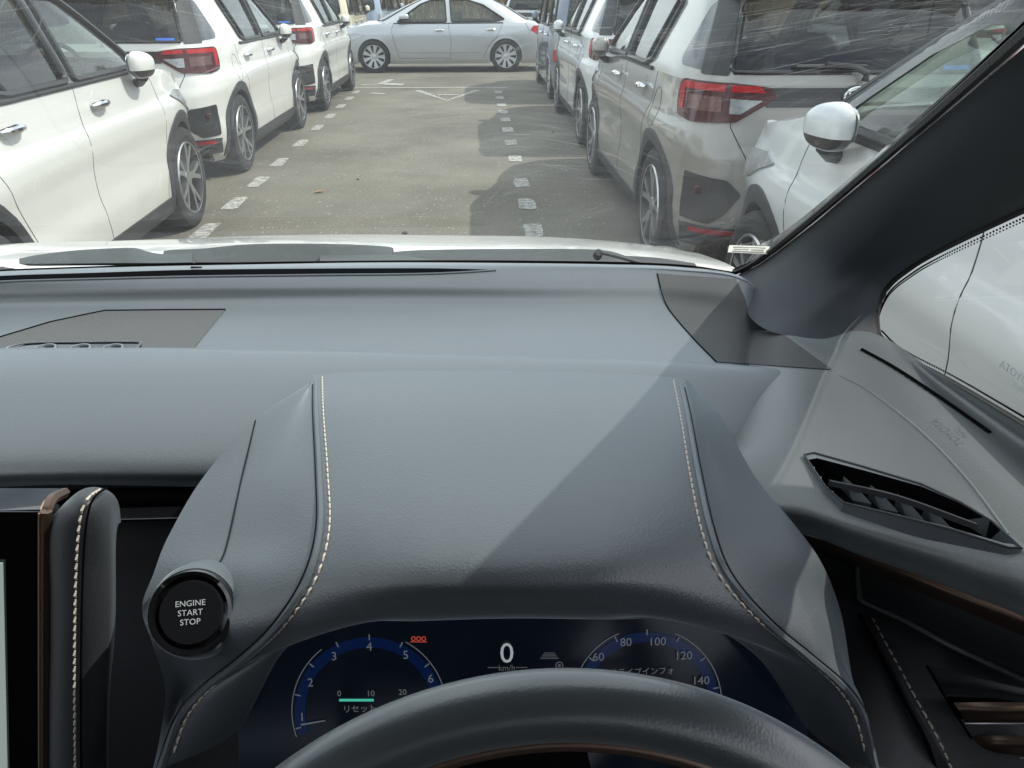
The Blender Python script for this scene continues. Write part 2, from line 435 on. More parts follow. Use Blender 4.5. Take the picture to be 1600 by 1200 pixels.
def rounded(mb, c, d, e=3.2, n=16, m=12, rot=None, fn=None):
    """super-ellipsoid block: soft cushion-like box"""
    vs = []; fs = []
    f = lambda v: math.copysign(abs(v) ** (2 / e), v)
    for i in range(m + 1):
        ph = -math.pi / 2 + math.pi * i / m
        for j in range(n):
            th = 2 * math.pi * j / n
            p = Vector((d[0] / 2 * f(math.cos(ph)) * f(math.cos(th)), d[1] / 2 * f(math.cos(ph)) * f(math.sin(th)), d[2] / 2 * f(math.sin(ph))))
            if fn: p = Vector(fn(p))
            if rot is not None: p.rotate(Euler(rot))
            vs.append((p.x + c[0], p.y + c[1], p.z + c[2]))
    for i in range(m):
        for j in range(n): fs.append((i * n + j, i * n + (j + 1) % n, (i + 1) * n + (j + 1) % n, (i + 1) * n + j))
    return mb.add(vs, fs)
def loft_body(root, S, paintm, wins, arches, R_arch, nz=46, ztop=None, zb=.17, doors=()):
    """lower body walls + greenhouse walls with window and wheel openings cut; the doors become meshes of their own"""
    zroof = S.P['zroof']; objs = {}
    def build_half(green):
        z0 = S.belt if green else zb; vs = []; cols = []
        # column parameters: rear loop then front loop (y-based on the flanks so that both meet)
        k1, k2 = 26, 26
        flank = np.concatenate([np.linspace(S.P['fy0'], S.P['fy1'], S.P['fn'])])
        cols = [('rear', q) for q in np.linspace(0, 1, k1)[:-1]] + [('side', y) for y in flank] + [('front', q) for q in np.linspace(1, 0, k2)[1:]]
        rows = nz if not green else 26
        grid = []; dom = []
        for (kd, q) in cols:
            colp = []
            for j in range(rows + 1):
                v = j / rows
                if green:
                    z = z0 + v * (zroof - z0)
                    ends = S.ends(z, True); L0, L1 = ends
                else:
                    yy = q if kd == 'side' else (S.P['fy0'] if kd == 'rear' else S.P['fy1'] + (S.P['yend'] - S.P['fy1']) * (1 - q))
                    z = z0 + v * (ztop(yy) - z0)
                if kd == 'side':
                    y = q
                    if green:
                        r0, r1 = S.ends(z, True); t = (q - S.P['fy0']) / (S.P['fy1'] - S.P['fy0']); lo = max(S.P['fy0'], r0 + .12); hi = min(S.P['fy1'], r1 - .10); y = lo + t * (hi - lo)
                    a = ('side', y, z)
                else:
                    rear = kd == 'rear'
                    x_, y_, d_ = S.loop(z, 120, rear, green)
                    if green:
                        r0, r1 = S.ends(z, True); yb = max(S.P['fy0'], r0 + .12) if rear else min(S.P['fy1'], r1 - .10)
                    else: yb = S.P['fy0'] if rear else S.P['fy1']
                    smax = np.interp(yb, y_, d_) if rear else np.interp(-yb, -y_, d_)
                    a = (kd, q * smax, z)
                colp.append(a)
            grid.append(colp)
        nc = len(grid); nr_ = rows + 1
        P2 = [[list(g) for g in c] for c in grid]
        holes = [(d, p) for (d, p, gr) in wins if gr == green]
        if not green: holes += [('side', p) for p in arches]
        pos = {}
        dead = set()
        for (d, poly) in holes:
            x0, x1 = min(p[0] for p in poly), max(p[0] for p in poly); y0, y1 = min(p[1] for p in poly), max(p[1] for p in poly)
            for i in range(nc - 1):
                for j in range(nr_ - 1):
                    c4 = [grid[i][j], grid[i + 1][j], grid[i + 1][j + 1], grid[i][j + 1]]
                    def cv(g):
                        if g[0] == d: return g[1], g[2]
                        if d == 'side':
                            q = S.end(g[1], g[2], g[0] == 'rear', 0, green); return q[1], q[2]
                        if g[0] == 'side':
                            x_, y_, d_ = S.loop(g[2], 120, d == 'rear', green)
                            if (d == 'rear') != (g[1] < S.ym): return 99, g[2]
                            return (np.interp(g[1], y_, d_) if d == 'rear' else np.interp(-g[1], -y_, d_)), g[2]
                        return 99, g[2]
                    cc = [cv(g) for g in c4]
                    if abs(cc[0][0]) > 50: continue
                    mx_, my_ = sum(c[0] for c in cc) / 4, sum(c[1] for c in cc) / 4
                    if mx_ < x0 - .05 or mx_ > x1 + .05 or my_ < y0 - .05 or my_ > y1 + .05: continue
                    if inside(poly, mx_, my_): dead.add((i, j))
            # snap the border of the hole to the outline
            bord = set()
            for (i, j) in list(dead):
                for (a, b) in ((i, j), (i + 1, j), (i + 1, j + 1), (i, j + 1)):
                    nb = [(a - 1, b - 1), (a, b - 1), (a - 1, b), (a, b)]
                    if any((p[0] >= 0 and p[1] >= 0 and p[0] < nc - 1 and p[1] < nr_ - 1 and p not in dead) for p in nb): bord.add((a, b))
            for (a, b) in bord:
                g = grid[a][b]
                if g[0] != d: continue
                if P2[a][b][1:] != list(g[1:]): continue
                dd, qx, qy = nearest(poly, g[1], g[2])
                if dd < .045: P2[a][b] = [d, qx, qy]
        V = []
        for i in range(nc):
            for j in range(nr_):
                d, a, z = P2[i][j]
                V.append(S.side(a, z, 0, green) if d == 'side' else S.end(a, z, d == 'rear', 0, green))
        V = np.array(V)
        regs = {}
        for i in range(nc - 1):
            for j in range(nr_ - 1):
                if (i, j) in dead: continue
                key = 'body'
                if not green:
                    c = V[[i * nr_ + j, (i + 1) * nr_ + j, (i + 1) * nr_ + j + 1, i * nr_ + j + 1]].mean(0)
                    for (nm, dp) in doors:
                        if grid[i][j][0] == 'side' and inside(dp, c[1], c[2]): key = nm
                regs.setdefault(key, []).append((i * nr_ + j, (i + 1) * nr_ + j, (i + 1) * nr_ + j + 1, i * nr_ + j + 1))
        return V, regs
    body = MB(); drs = {}
    for green in (False, True):
        V, regs = build_half(green)
        for key, F in regs.items():
            used = sorted({i for f in F for i in f}); mp = {u: k for k, u in enumerate(used)}
            v = V[used]; f = [tuple(mp[i] for i in q) for q in F]
            if key == 'body':
                body.add(v, f); body.add(v * np.array([-1, 1, 1]), [q[::-1] for q in f])
            else:
                drs.setdefault(key, []).append((v, f))
    # roof cap
    rp = []; zr = S.P['zroof']; loopP = []
    xr, yr_, dr = S.loop(zr, 40, True, True); xf, yf_, df = S.loop(zr, 40, False, True)
    half = list(zip(xr, yr_)) + list(zip(xf, yf_))[::-1][1:]
    full = half + [(-x, y) for x, y in half[::-1][1:-1]]
    cy = (yr_[0] + yf_[0]) / 2; m = len(full); vs = []; fs = []
    for k, r in enumerate(np.linspace(1, 0, 14)):
        for (x, y) in full: vs.append((x * r, cy + (y - cy) * r, S.W(zr) + S.P['crown'] * (1 - r ** 2.6)))
    for k in range(13):
        for i in range(m): fs.append((k * m + i, k * m + (i + 1) % m, (k + 1) * m + (i + 1) % m, (k + 1) * m + i))
    body.add(vs, fs)
    # bonnet (and boot lid) as crowned decks between the wing tops
    for (ya, yb, cr_, nm) in S.P['decks']:
        vs = []; fs = []; ny, nx = 30, 24
        for i in range(ny + 1):
            y = ya + (yb - ya) * (i / ny); zt = ztop(y); xe = S.side(y, zt, 0, False)[0]
            c = cr_(y)
            for j in range(nx + 1):
                u = -1 + 2 * j / nx
                u2 = math.sin(u * math.pi / 2)
                ridge = S.P['ridge'](abs(u2), y) if 'ridge' in S.P else 0
                vs.append((xe * u2, y, S.W(zt) + c * (1 - abs(u2) ** 2.4) + ridge))
        fs = gridfaces(ny + 1, nx + 1)
        if nm == 'body': body.add(vs, fs)
        else: mesh_obj(nm, vs, fs, paintm, root)
    bo = body.build('body', paintm, root, sharp=60)
    out = {'body': bo}
    for key, L in drs.items():
        for sg in (1, -1):
            mb = MB()
            for (v, f) in L: mb.add(v * np.array([sg, 1, 1]), f if sg > 0 else [q[::-1] for q in f])
            out.setdefault(key, []).append(mb.build('door', paintm, root, sharp=60))
    return out
def circ(cy, cz, r, a0=-20, a1=200, n=28, zfloor=.1):
    P = [(cy + r * math.cos(math.radians(a0 + (a1 - a0) * k / n)), cz + r * math.sin(math.radians(a0 + (a1 - a0) * k / n))) for k in range(n + 1)]
    return P + [(P[-1][0], zfloor), (P[0][0], zfloor)]
def add_arch(root, S, cy, cz, r, wd, mat, off=.008):
    """wheel-arch lip following the flank, with the dark wheel well behind"""
    lip = MB(); well = MB()
    for sg in (1, -1):
        vs = []; fs = []; n = 30; A = np.radians(np.linspace(-18, 198, n + 1))
        for a in A:
            for (rr, o) in ((r - .012, -.05), (r - .012, off * .6), (r + wd * .5, off + .004), (r + wd, off), (r + wd + .004, -.02)):
                y, z = cy + rr * math.cos(a), max(.16, cz + rr * math.sin(a)); q = S.side(y, min(z, S.belt - .002), o, False); vs.append((q[0] * sg, q[1], q[2]))
        fs = gridfaces(n + 1, 5); lip.add(vs, fs)
        vs = []; 
        for a in A:
            y, z = cy + (r - .005) * math.cos(a), cz + (r - .005) * math.sin(a)
            xo = S.side(y, min(max(z, .18), S.belt - .01), -.01, False)[0]
            vs.append((xo * sg, y, z)); vs.append(((xo - .30) * sg, y, z))
        well.add(vs, gridfaces(n + 1, 2))
        b = len(well.v); well.add([(.52 * sg, cy + r * math.cos(a), cz + r * math.sin(a)) for a in A] , [tuple(range(n + 1))])
    lip.build_split('wheel_arch_trim', mat, root); well.build_split('wheel_well', M['dark'], root)
def add_wheels(root, axles, track, R, W, kind):
    first = True; src = None
    for (cy) in axles:
        for sg in (1, -1):
            if src is None:
                t, r, d = make_wheel(R, W, kind); wo_ = t.build('wheel', M['rubber'], root)
                a = r.build('rim', M['alloy'] if kind == 'alloy' else M['hubcap'], wo_, sharp=30); b = d.build('brake_disc', M['alloy_dark'], wo_)
                src = (wo_, a, b); tgt = wo_
            else:
                tgt = wo_ = src[0].copy(); COL.objects.link(wo_); wo_.parent = root
                for c in src[1:]: q = c.copy(); COL.objects.link(q); q.parent = wo_
            wo_.location = (sg * track, cy, R); wo_.rotation_euler = (.4 * cy, 0, 0 if sg > 0 else math.pi)
def add_mirror(root, S, y, z, x0, paintm, size=(.115, .195, .15)):
    """door mirror folded back against the door glass"""
    for sg in (1, -1):
        def sh(p):
            q = p.copy(); t = p.y / size[1] + .5
            if p.z > 0: q.z = p.z * (1 - .42 * t * t)
            if p.x * sg < 0: q.x = p.x * .55
            q.x += sg * .03 * t
            return q
        top = MB(); rounded(top, (0, 0, 0), size, e=2.7, n=28, m=22, fn=sh)
        vs = np.array(top.v); tf = []; bf = []
        for f in top.f:
            (tf if vs[list(f)][:, 2].mean() > -size[2] * .20 else bf).append(f)
        c = np.array([sg * (x0 + size[0] * .5 + .035), y, z]); vs = vs + c
        mh = mesh_obj('mirror', vs, tf, paintm, root)
        mesh_obj('mirror_base', vs, bf, M['gloss_black'], mh)
        g = MB(); rounded(g, c - [sg * size[0] * .26, 0, 0], (.012, size[1] * .84, size[2] * .72), e=3, n=20, m=10); g.build('mirror_glass', M['chrome'], mh)
        a = MB(); a.tube([(sg * (x0 - .02), y + .11, z - .115), (sg * (x0 + .05), y + .09, z - .105), (sg * (x0 + .09), y + .05, z - .075)], [.040, .036, .034], n=10, flat=.7); a.build('mirror_arm', M['trim'], mh)
        i = MB(); rounded(i, c + [sg * size[0] * .34, size[1] * .10, -size[2] * .20], (.05, size[1] * .42, .022), e=3); i.build('indicator', M['lamp_clear'], mh)
def add_handles(root, S, doors_o, spots, paintm):
    for (y, z, key) in spots:
        for k, sg in enumerate((1, -1)):
            par = doors_o[key][k] if key in doors_o else root
            h = MB(); P = []
            for t in np.linspace(0, 1, 9):
                yy = y - .085 + .17 * t; q = S.side(yy, z, .012 + .026 * math.sin(math.pi * t) ** .5, False); P.append((q[0] * sg, yy, q[2] + .004 * math.sin(math.pi * t)))
            h.tube(P, [.012, .017, .018, .019, .019, .019, .018, .017, .012], n=10, up=(sg, 0, 0))
            h.build('handle', M['chrome'], par)
            c = MB(); cir = [(y + .045 * math.cos(a), z + .05 * math.sin(a)) for a in np.linspace(0, 2 * math.pi, 20)[:-1]]
            inlay(c, lambda a, zz, o=0: S.side(a, zz, o, False) * np.array([sg, 1, 1]), cir, .0015, .004, mirror=False); c.build('handle_cup', M['cup' + paintm.name] if 'cup' + paintm.name in M else paintm, par)
def add_cabin(root, S, ys, rows=((1.25, .36), (.35, .38)), dash=2.05, zs=.58, ztopseat=1.12):
    tub = MB()
    y0, y1 = ys; b = S.W(S.belt) - .04
    for sg in (1, -1):
        P = [(sg * (S.side(y, b, 0, False)[0] - .05), y, zz) for zz in (.32, b) for y in np.linspace(y0, y1, 12)]
        tub.add(P, gridfaces(2, 12))
    tub.box((0, (y0 + y1) / 2, .33), (1.4, y1 - y0, .04))
    tub.box((0, y1 - .18, b - .12), (1.36, .42, .30), bev=.06)
    tc_ = tub.build('cabin_trim', M['clad'], root)
    for (yy, xx) in rows:
        for sg in (1, -1):
            s = MB(); rounded(s, (sg * xx, yy + .05, zs), (.5, .5, .18), e=4)
            rounded(s, (sg * xx, yy - .22, zs + .33), (.48, .16, .62), e=3.5, rot=(.22, 0, 0))
            o = s.build('seat', M['seat'], root)
            h = MB(); rounded(h, (sg * xx, yy - .32, ztopseat + .02), (.27, .11, .19), e=3, rot=(.15, 0, 0)); h.tube([(sg * xx - .05, yy - .3, ztopseat - .1), (sg * xx - .05, yy - .32, ztopseat)], .006); h.tube([(sg * xx + .05, yy - .3, ztopseat - .1), (sg * xx + .05, yy - .32, ztopseat)], .006)
            h.build('headrest', M['seat'], o)
    w = MB(); c = Vector((.36, y1 - .52, b + .02))
    w.tube([(c.x + .18 * math.cos(a), c.y + .18 * math.sin(a) * .42, c.z + .18 * math.sin(a) * .9) for a in np.linspace(0, 2 * math.pi, 33)], .014, n=8, cap=False)
    w.box(c, (.3, .05, .06)); w.build('steering_wheel', M['seat'], root)
    im = MB(); rounded(im, (0, y1 - .55, b + .42), (.22, .03, .07)); im.build('inner_mirror', M['trim'], root)
def window(root, S, dom, poly, mat, frame=.018, off=-.006, fmat=None, name='window', green=True, fr_off=.004):
    """pane sunk a little in its opening, with a black surround (each side its own pane)"""
    fn = S.fn(dom, green); single = dom in ('rear1', 'front1')
    for sg in ((1, -1) if dom == 'side' else (0,)):
        mb = MB()
        if sg: inlay(mb, lambda a, z, o=0: fn(a, z, o) * np.array([sg, 1, 1]), poly, off, .004, mirror=False, step=.06)
        else: inlay(mb, fn, poly, off, .004, mirror=True, step=.05)
        w = mb.build(name, mat, root, sharp=50)
        fr = MB(); ring = resample(poly, .04)
        for s2 in ((sg,) if sg else (1, -1)):
            rr = ring + [ring[0], ring[1]] if sg else [p for p in ring if p[0] > .012]
            if not sg:
                k0 = max(range(len(rr)), key=lambda i: math.hypot(rr[i][0] - rr[i - 1][0], rr[i][1] - rr[i - 1][1])); rr = rr[k0:] + rr[:k0]
            fr.tube([fn(a, z, fr_off) * np.array([s2, 1, 1]) for a, z in rr], frame, n=6, cap=True)
        fr.build('window_seal', fmat or M['trim'], w)

# ---- compact SUV
def suv_params():
    P = dict(
        w=([.17, .22, .30, .42, .55, .66, .75, .79, .84, .92, .985, 1.0, 1.1, 1.25, 1.40, 1.48, 1.54, 1.56], [.78, .812, .832, .838, .826, .830, .845, .842, .824, .812, .800, .797, .768, .715, .662, .628, .585, .56]),
        yr=([.17, .26, .34, .44, .60, .70, .76, .84, .985], [-.56, -.60, -.68, -.70, -.70, -.69, -.665, -.645, -.63]),
        yf=([.17, .3, .45, .6, .75, .85, .95, .985], [3.10, 3.2, 3.27, 3.28, 3.25, 3.20, 3.1, 3.0]),
        warp=lambda z: z if z < .68 else (.68 + (z - .68) * .385 / .305 if z < .985 else (1.065 + (z - .985) * .495 / .575 if z < 1.56 else z)), gyr=([.985, 1.1, 1.25, 1.40, 1.5, 1.56], [-.63, -.605, -.565, -.51, -.46, -.42]),
        gyf=([.985, 1.1, 1.25, 1.40, 1.5, 1.56], [2.50, 2.32, 2.06, 1.78, 1.56, 1.38]),
        ymid=1.2, belt=.985, nr=7.0, nf=5.0, zroof=1.555, crown=.065, fy0=-.38, fy1=2.75, fn=120, yend=3.25,
        bulge=[(0, .70, .55, .14, .016), (0, .40, .42, .2, .012), (2.525, .70, .45, .16, .016), (2.525, .4, .4, .2, .010)],
        decks=[(2.20, 3.232, lambda y: .055 + .02 * math.sin(min(1, (3.2 - y)) * math.pi / 2), 'bonnet')])
    def ridge(u, y): return .012 * math.exp(-((u - .72) / .10) ** 2) * max(0, min(1, (3.2 - y) * 2))
    P['ridge'] = ridge
    return P
def suv_ztop(y):
    if y < 2.15: return .985
    return float(np.interp(y, [2.15, 2.5, 2.9, 3.1, 3.2, 3.25], [.985, .955, .90, .85, .79, .77]))
SUV_FD = [(1.17, .985), (2.14, .985), (2.185, .94), (2.21, .88), (2.22, .80), (2.215, .70), (2.195, .60), (2.155, .50), (2.10, .42), (2.065, .36), (2.05, .30), (1.16, .30), (1.127, .5), (1.120, .60), (1.120, .70), (1.127, .80)]
_SG = [(1.165, .985), (1.138, .90), (1.122, .80), (1.115, .70), (1.115, .60), (1.122, .50), (1.135, .40), (1.155, .30)]
SUV_RD = _SG + [ (.50, .30), (.46, .40), (.40, .55), (.30, .72), (.20, .86), (.20, .985)]
def make_suv(name, label, loc, rz, paintm, group, visor=False, emblem=False):
    root = thing(name, label, 'car', loc, rz, group); S = Shell(suv_params())
    fw = roundpoly([(1.20, 1.005), (2.10, 1.005), (2.02, 1.09), (1.72, 1.32), (1.53, 1.43), (1.24, 1.445)], .03)
    rw = roundpoly([(.40, 1.045), (.55, 1.005), (1.12, 1.005), (1.14, 1.445), (.42, 1.43), (.26, 1.40)], .035)
    dw = roundpoly([(-.44, 1.05), (-.20, 1.06), (-.16, 1.10), (-.22, 1.38), (-.27, 1.42), (-.36, 1.42)], .02)
    rg = [(.0, 1.05), (.60, 1.05), (.615, 1.07), (.565, 1.37), (.54, 1.41), (.48, 1.425), (0, 1.435)]
    ws = [(.0, 1.02), (.66, 1.02), (.665, 1.05), (.56, 1.42), (.50, 1.47), (0, 1.49)]
    wins = [('side', fw, True), ('side', rw, True), ('rear', rg + [(-.2, 1.435), (-.2, 1.05)], True), ('front', ws + [(-.2, 1.49), (-.2, 1.02)], True)]
    arches = [circ(0, .335, .375), circ(2.525, .335, .375)]
    D = loft_body(root, S, paintm, wins, arches, .375, ztop=suv_ztop, doors=(('fd', SUV_FD), ('rd', SUV_RD)))
    window(root, S, 'side', fw, M['clear']); window(root, S, 'side', rw, M['tint'])
    window(root, S, 'rear', rg, M['tint'], name='rear_window', fmat=M['gloss_black'], frame=.012); window(root, S, 'front', ws, M['clear'], name='windscreen')
    # dark door frames (B pillar) and the dark corner glass
    bp = MB(); inlay(bp, S.fn('side', True), [(1.10, .99), (1.22, .99), (1.26, 1.46), (1.12, 1.46)], .006, .01); bp.build_split('pillar_cover', M['gloss_black'], root)
    rq = MB(); strip(rq, S.fn('side', True), [(.58, 1.0), (.40, 1.43)], .022, .002); rq.build_split('window_divider', M['trim'], root)
    bl = MB(); strip(bl, S.fn('side', False), [(.34, .985), (.55, .983), (2.16, .983)], .026, .004); bl.build_split('waist_seal', M['trim'], root)
    cg = MB(); inlay(cg, S.fn('side', True), dw, .004, .012); cg.build_split('corner_glass', simple_dark_glass(), root)
    dp = MB(); inlay(dp, S.fn('rear', True), roundpoly([(.625, 1.03), (.80, 1.03), (.74, 1.46), (.575, 1.47)], .02), .005, .012); dp.build_split('rear_pillar_cover', M['clad'], root)
    # A pillar black
    ap = MB(); inlay(ap, S.fn('side', True), [(2.12, .995), (2.26, .995), (1.86, 1.32), (1.60, 1.465), (1.54, 1.45), (1.76, 1.34), (2.06, 1.10)], .004, .01); ap.build_split('front_pillar', M['gloss_black'], root)
    # gaps between panels
    g = MB(); fs = S.fn('side', False)
    strip(g, fs, SUV_FD[1:12], .0055, -.001); strip(g, fs, _SG, .0055, -.001); strip(g, fs, SUV_RD[8:14], .0055, -.001)
    fr = S.fn('rear', False); strip(g, fr, [(.615, .984), (.60, .90), (.60, .83), (.52, .72), (.48, .60), (.46, .52), (.0, .52)], .007, -.001)
    g.build_split('panel_gap', M['gap'], root, key=lambda c: (c[0] > 0, c[1] > 1.6, c[1] > .7, c[1] < -.3))
    # fuel flap outline
    ff = MB(); c = [(-.06 + .28 + .085 * math.cos(a), .84 + .085 * math.sin(a)) for a in np.linspace(0, 2 * math.pi, 28)]
    c = [(y - .15, z) for y, z in c]; strip(ff, fs, c, .004, 0, mirror=True, step=.02); ff.build_split('fuel_flap_gap', M['clad'], root)
    # lights and rear garnish
    bar = MB(); inlay(bar, fr, [(0, .905), (.44, .905), (.44, .975), (0, .975)], .008, .02); bo = bar.build('rear_garnish', M['gloss_black'], root)
    for sg in (1, -1):
        f2 = lambda a, z, o=0: fr(a, z, o) * np.array([sg, 1, 1])
        L = MB(); inlay(L, f2, roundpoly([(.42, .975), (.39, .94), (.58, .848), (.83, .838), (.96, .855), (.98, .90), (.97, .975), (.93, .995), (.6, .995)], .015), .013, .03, mirror=False, step=.03); lo = L.build('tail_lamp', M['lamp_dark'], root)
        R_ = MB(); inlay(R_, f2, [(.45, .958), (.61, .960), (.61, .984), (.48, .982)], .018, .006, mirror=False); inlay(R_, f2, roundpoly([(.635, .960), (.90, .960), (.90, .88), (.945, .88), (.955, .965), (.92, .985), (.635, .985)], .006), .018, .006, mirror=False); R_.build('light_bar', M['lamp_red'], lo)
        R_ = MB(); inlay(R_, f2, [(.46, .93), (.56, .88), (.61, .88), (.61, .935)], .016, .004, mirror=False); R_.build('reversing_lamp', M['lamp_clear'], lo)
        R_ = MB(); inlay(R_, f2, [(.65, .885), (.86, .885), (.86, .940), (.65, .940)], .016, .004, mirror=False); R_.build('indicator', M['lamp_bulb'], lo)
        B = MB(); inlay(B, f2, roundpoly([(.60, .62), (.86, .64), (.87, .50), (.86, .40), (.67, .39), (.60, .44), (.52, .55)][::1], .02), .006, .03, mirror=False); bb = B.build('bumper_insert', M['trim'], root)
        q = f2(.75, .56, .0); k = MB(); rounded(k, (q[0], q[1] - .012, q[2]), (.05, .03, .05)); k.build('fog_lamp', M['lamp_dark'], bb)
        rf = MB(); inlay(rf, f2, [(.52, .335), (.78, .335), (.77, .36), (.54, .36)], .012, .012, mirror=False); rf.build('reflector', M['lamp_red'], root)
        ff_ = S.fn('front', False); hl = MB(); f3 = lambda a, z, o=0: ff_(a, z, o) * np.array([sg, 1, 1])
        inlay(hl, f3, roundpoly([(.50, .71), (.80, .70), (1.10, .75), (1.34, .835), (1.20, .855), (.90, .825), (.60, .785)], .015), .010, .02, mirror=False); hl.build('headlamp', M['lamp_clear'], root)
    sk = MB(); inlay(sk, fr, [(0, .24), (.80, .24), (.86, .37), (.80, .375), (0, .375)], .006, .02); sk.build('rear_skirt', M['clad'], root)
    sf = MB(); inlay(sf, S.fn('front', False), [(0, .22), (.85, .22), (.88, .30), (0, .40)], .006, .02); sf.build('front_skirt', M['clad'], root)
    ss = MB(); inlay(ss, fs, [(.34, .18), (2.18, .18), (2.16, .30), (.36, .30)], .008, .02); ss.build_split('side_skirt', M['clad'], root)
    for cy in (0, 2.525): add_arch(root, S, cy, .335, .375, .045, M['clad'])
    # underbody
    u = MB(); u.box((0, 1.26, .26), (1.35, 3.7, .16)); u.build('underbody', M['dark'], root)
    add_wheels(root, (0, 2.525), .735, .333, .205, 'alloy')
    add_mirror(root, S, 1.86, 1.105, S.side(2.0, 1.0, 0, True)[0], paintm)
    add_handles(root, S, D, ((1.36, .895, 'fd'), (.47, .90, 'rd')), paintm)
    add_cabin(root, S, (-.45, 2.45))
    # roof spoiler, high stop lamp, rails, wiper, sticker
    sp = MB(); vs = []
    for u_ in np.linspace(-1, 1, 25):
        x = .60 * u_; b = .05 * (1 - u_ ** 4)
        for (y, z) in ((-.10, 1.600), (-.36, 1.582), (-.55 - b, 1.530), (-.57 - b, 1.515), (-.55 - b, 1.503), (-.42, 1.49)):
            vs.append((x, y, z - .055 * abs(u_) ** 2.5))
    sp.add(vs, gridfaces(25, 6)); n = len(vs)
    sp.f += [tuple(range(6)), tuple(range(24 * 6, 25 * 6))[::-1]]
    so = sp.build('roof_spoiler', paintm, root, sharp=40)
    st = MB(); st.box((0, -.612, 1.512), (.26, .03, .022), bev=.006); st.build('high_stop_lamp', M['lamp_red'], so)
    us = MB(); inlay(us, S.fn('rear', True), [(0, 1.44), (.56, 1.43), (.53, 1.50), (0, 1.51)], .006, .01); us.build('rear_header', M['gloss_black'], root)
    wp = MB(); q = lambda a, z, o: S.fn('rear', True)(abs(a), z, o) * np.array([1 if a > 0 else -1, 1, 1])
    wp.tube([q(.02, 1.01, .03), q(.02, 1.05, .045), q(-.05, 1.085, .05), q(-.18, 1.10, .045)], [.02, .017, .013, .009], n=8)
    wp.tube([q(.02, 1.085, .035), q(-.12, 1.09, .03), q(-.32, 1.085, .03)], .008, n=6); wp.build('rear_wiper', M['trim'], root)
    for sg in (1,):
        stc = MB(); inlay(stc, S.fn('rear', True), [(.42, 1.062), (.56, 1.062), (.56, 1.082), (.42, 1.082)], .0, .001, mirror=False); stc.build('sticker', M['blue_sticker'], root)
    if visor:
        v = MB(); inlay(v, S.fn('side', True), [(1.22, 1.37), (1.50, 1.365), (1.70, 1.27), (2.02, 1.03), (2.08, 1.04), (1.76, 1.335), (1.55, 1.45), (1.22, 1.465)], .022, .005); v.build_split('window_visor', M['visor'], root)
    if emblem:
        e = MB(); q0 = fr(0, .955, .02); EZ = S.W(.945)
        def ell(a, b, cx, cz, r): e.tube([(cx + a * math.cos(t), q0[1] - .004, cz - .955 + EZ + b * math.sin(t)) for t in np.linspace(0, 2 * math.pi, 41)], r, n=6, cap=False)
        ell(.066, .043, 0, .955, .0065); ell(.046, .016, 0, .973, .005); ell(.018, .040, 0, .957, .005)
        e.build('emblem', M['chrome'], root)
        bk = MB(); rounded(bk, (0, q0[1] + .012, EZ), (.15, .02, .10), e=2.2, n=28, m=12); bk.build('emblem_backing', M['gloss_black'], root)
    return root
def simple_dark_glass():
    if 'dark_glass' not in M: M['dark_glass'] = simple('dark_corner_glass', (.05, .052, .056), .08, coat=.5)
    return M['dark_glass']
M['lamp_bulb'] = simple('lamp_reflector', (.16, .085, .08), .2, metal=.6, coat=.2, var=.6, vs=80)
M['visor'] = glass('smoked_visor', (.42, .38, .33), veil=.05)
def copy_tree(o, parent=None):
    c = o.copy(); COL.objects.link(c)
    if parent is not None: c.parent = parent
    for ch in list(o.children): copy_tree(ch, c)
    return c
def recolor(root, a, b):
    for o in [root] + list(root.children_recursive):
        if o.type == 'MESH' and o.data.materials and a in list(o.data.materials):
            o.data = o.data.copy()
            for i, m in enumerate(o.data.materials):
                if m == a: o.data.materials[i] = b
# ------------------------------------------------------------------ the car we sit in
def D(px, py, d): return _C + _ray(px, py) * d


def leather(name, col, rough=.5, bs=520, bump=.25, var=.16, sheen=.15, spec=.5, coat=0):
    m = simple(name, col, rough, bump=bump, bs=bs, var=var, vs=5, sheen=sheen, spec=spec, bdist=.0006, rv=.07, coat=coat)
    b = m.node_tree.nodes['Principled BSDF']; b.inputs['Coat Roughness'].default_value = .36; b.inputs['Sheen Tint'].default_value = (.82, .93, 1, 1); b.inputs['Sheen Roughness'].default_value = .35
    return m
M['dash'] = leather('dash_soft_plastic', (.088, .098, .108), .38, spec=1.0, sheen=.5, coat=.35, bump=.25)
M['pad'] = leather('dash_pad', (.084, .094, .104), .42, spec=1.0, sheen=.5, coat=.2, bump=.25)
M['hide'] = leather('charcoal_leather', (.072, .081, .091), .45, bs=620, bump=.32, spec=.9, sheen=.5, coat=.08)
M['hide_dark'] = leather('dark_leather', (.036, .038, .043), .5, bs=420, bump=.25)
M['plastic'] = leather('dark_grained_plastic', (.030, .031, .034), .55, bs=350)
M['pillar'] = leather('pillar_trim', (.029, .033, .040), .62, bs=600, bump=.2)
M['pad_sunlit'] = leather('dash_pad_sunlit', (.105, .110, .112), .42, bs=480, bump=.2, spec=1.0, sheen=.4)  # dash pad made paler: sunlight from the side window put into the colour
M['fascia'] = leather('fascia_plastic', (.018, .020, .024), .6)
M['fin'] = simple('vent_fin_plastic', (.055, .062, .068), .5)
M['groove'] = simple('leather_groove', (.014, .015, .017), .8, spec=.2)
M['bronze'] = simple('bronze_trim', (.16, .105, .08), .35, metal=.7, var=.2, vs=12)
M['copper'] = simple('copper_line', (.62, .42, .30), .3, metal=.8)
M['thread'] = simple('pale_thread', (.62, .53, .45), .7)
M['knob'] = simple('satin_knob', (.30, .31, .32), .35, metal=.8)
M['piano'] = simple('piano_black', (.006, .006, .007), .06, coat=.4)
M['black'] = simple('recess_black', (.006, .006, .007), .95, spec=0)
M['lcd'] = simple('display_glass', (.004, .004, .006), .12, emit=(.001, .002, .004), es=1, spec=.25)
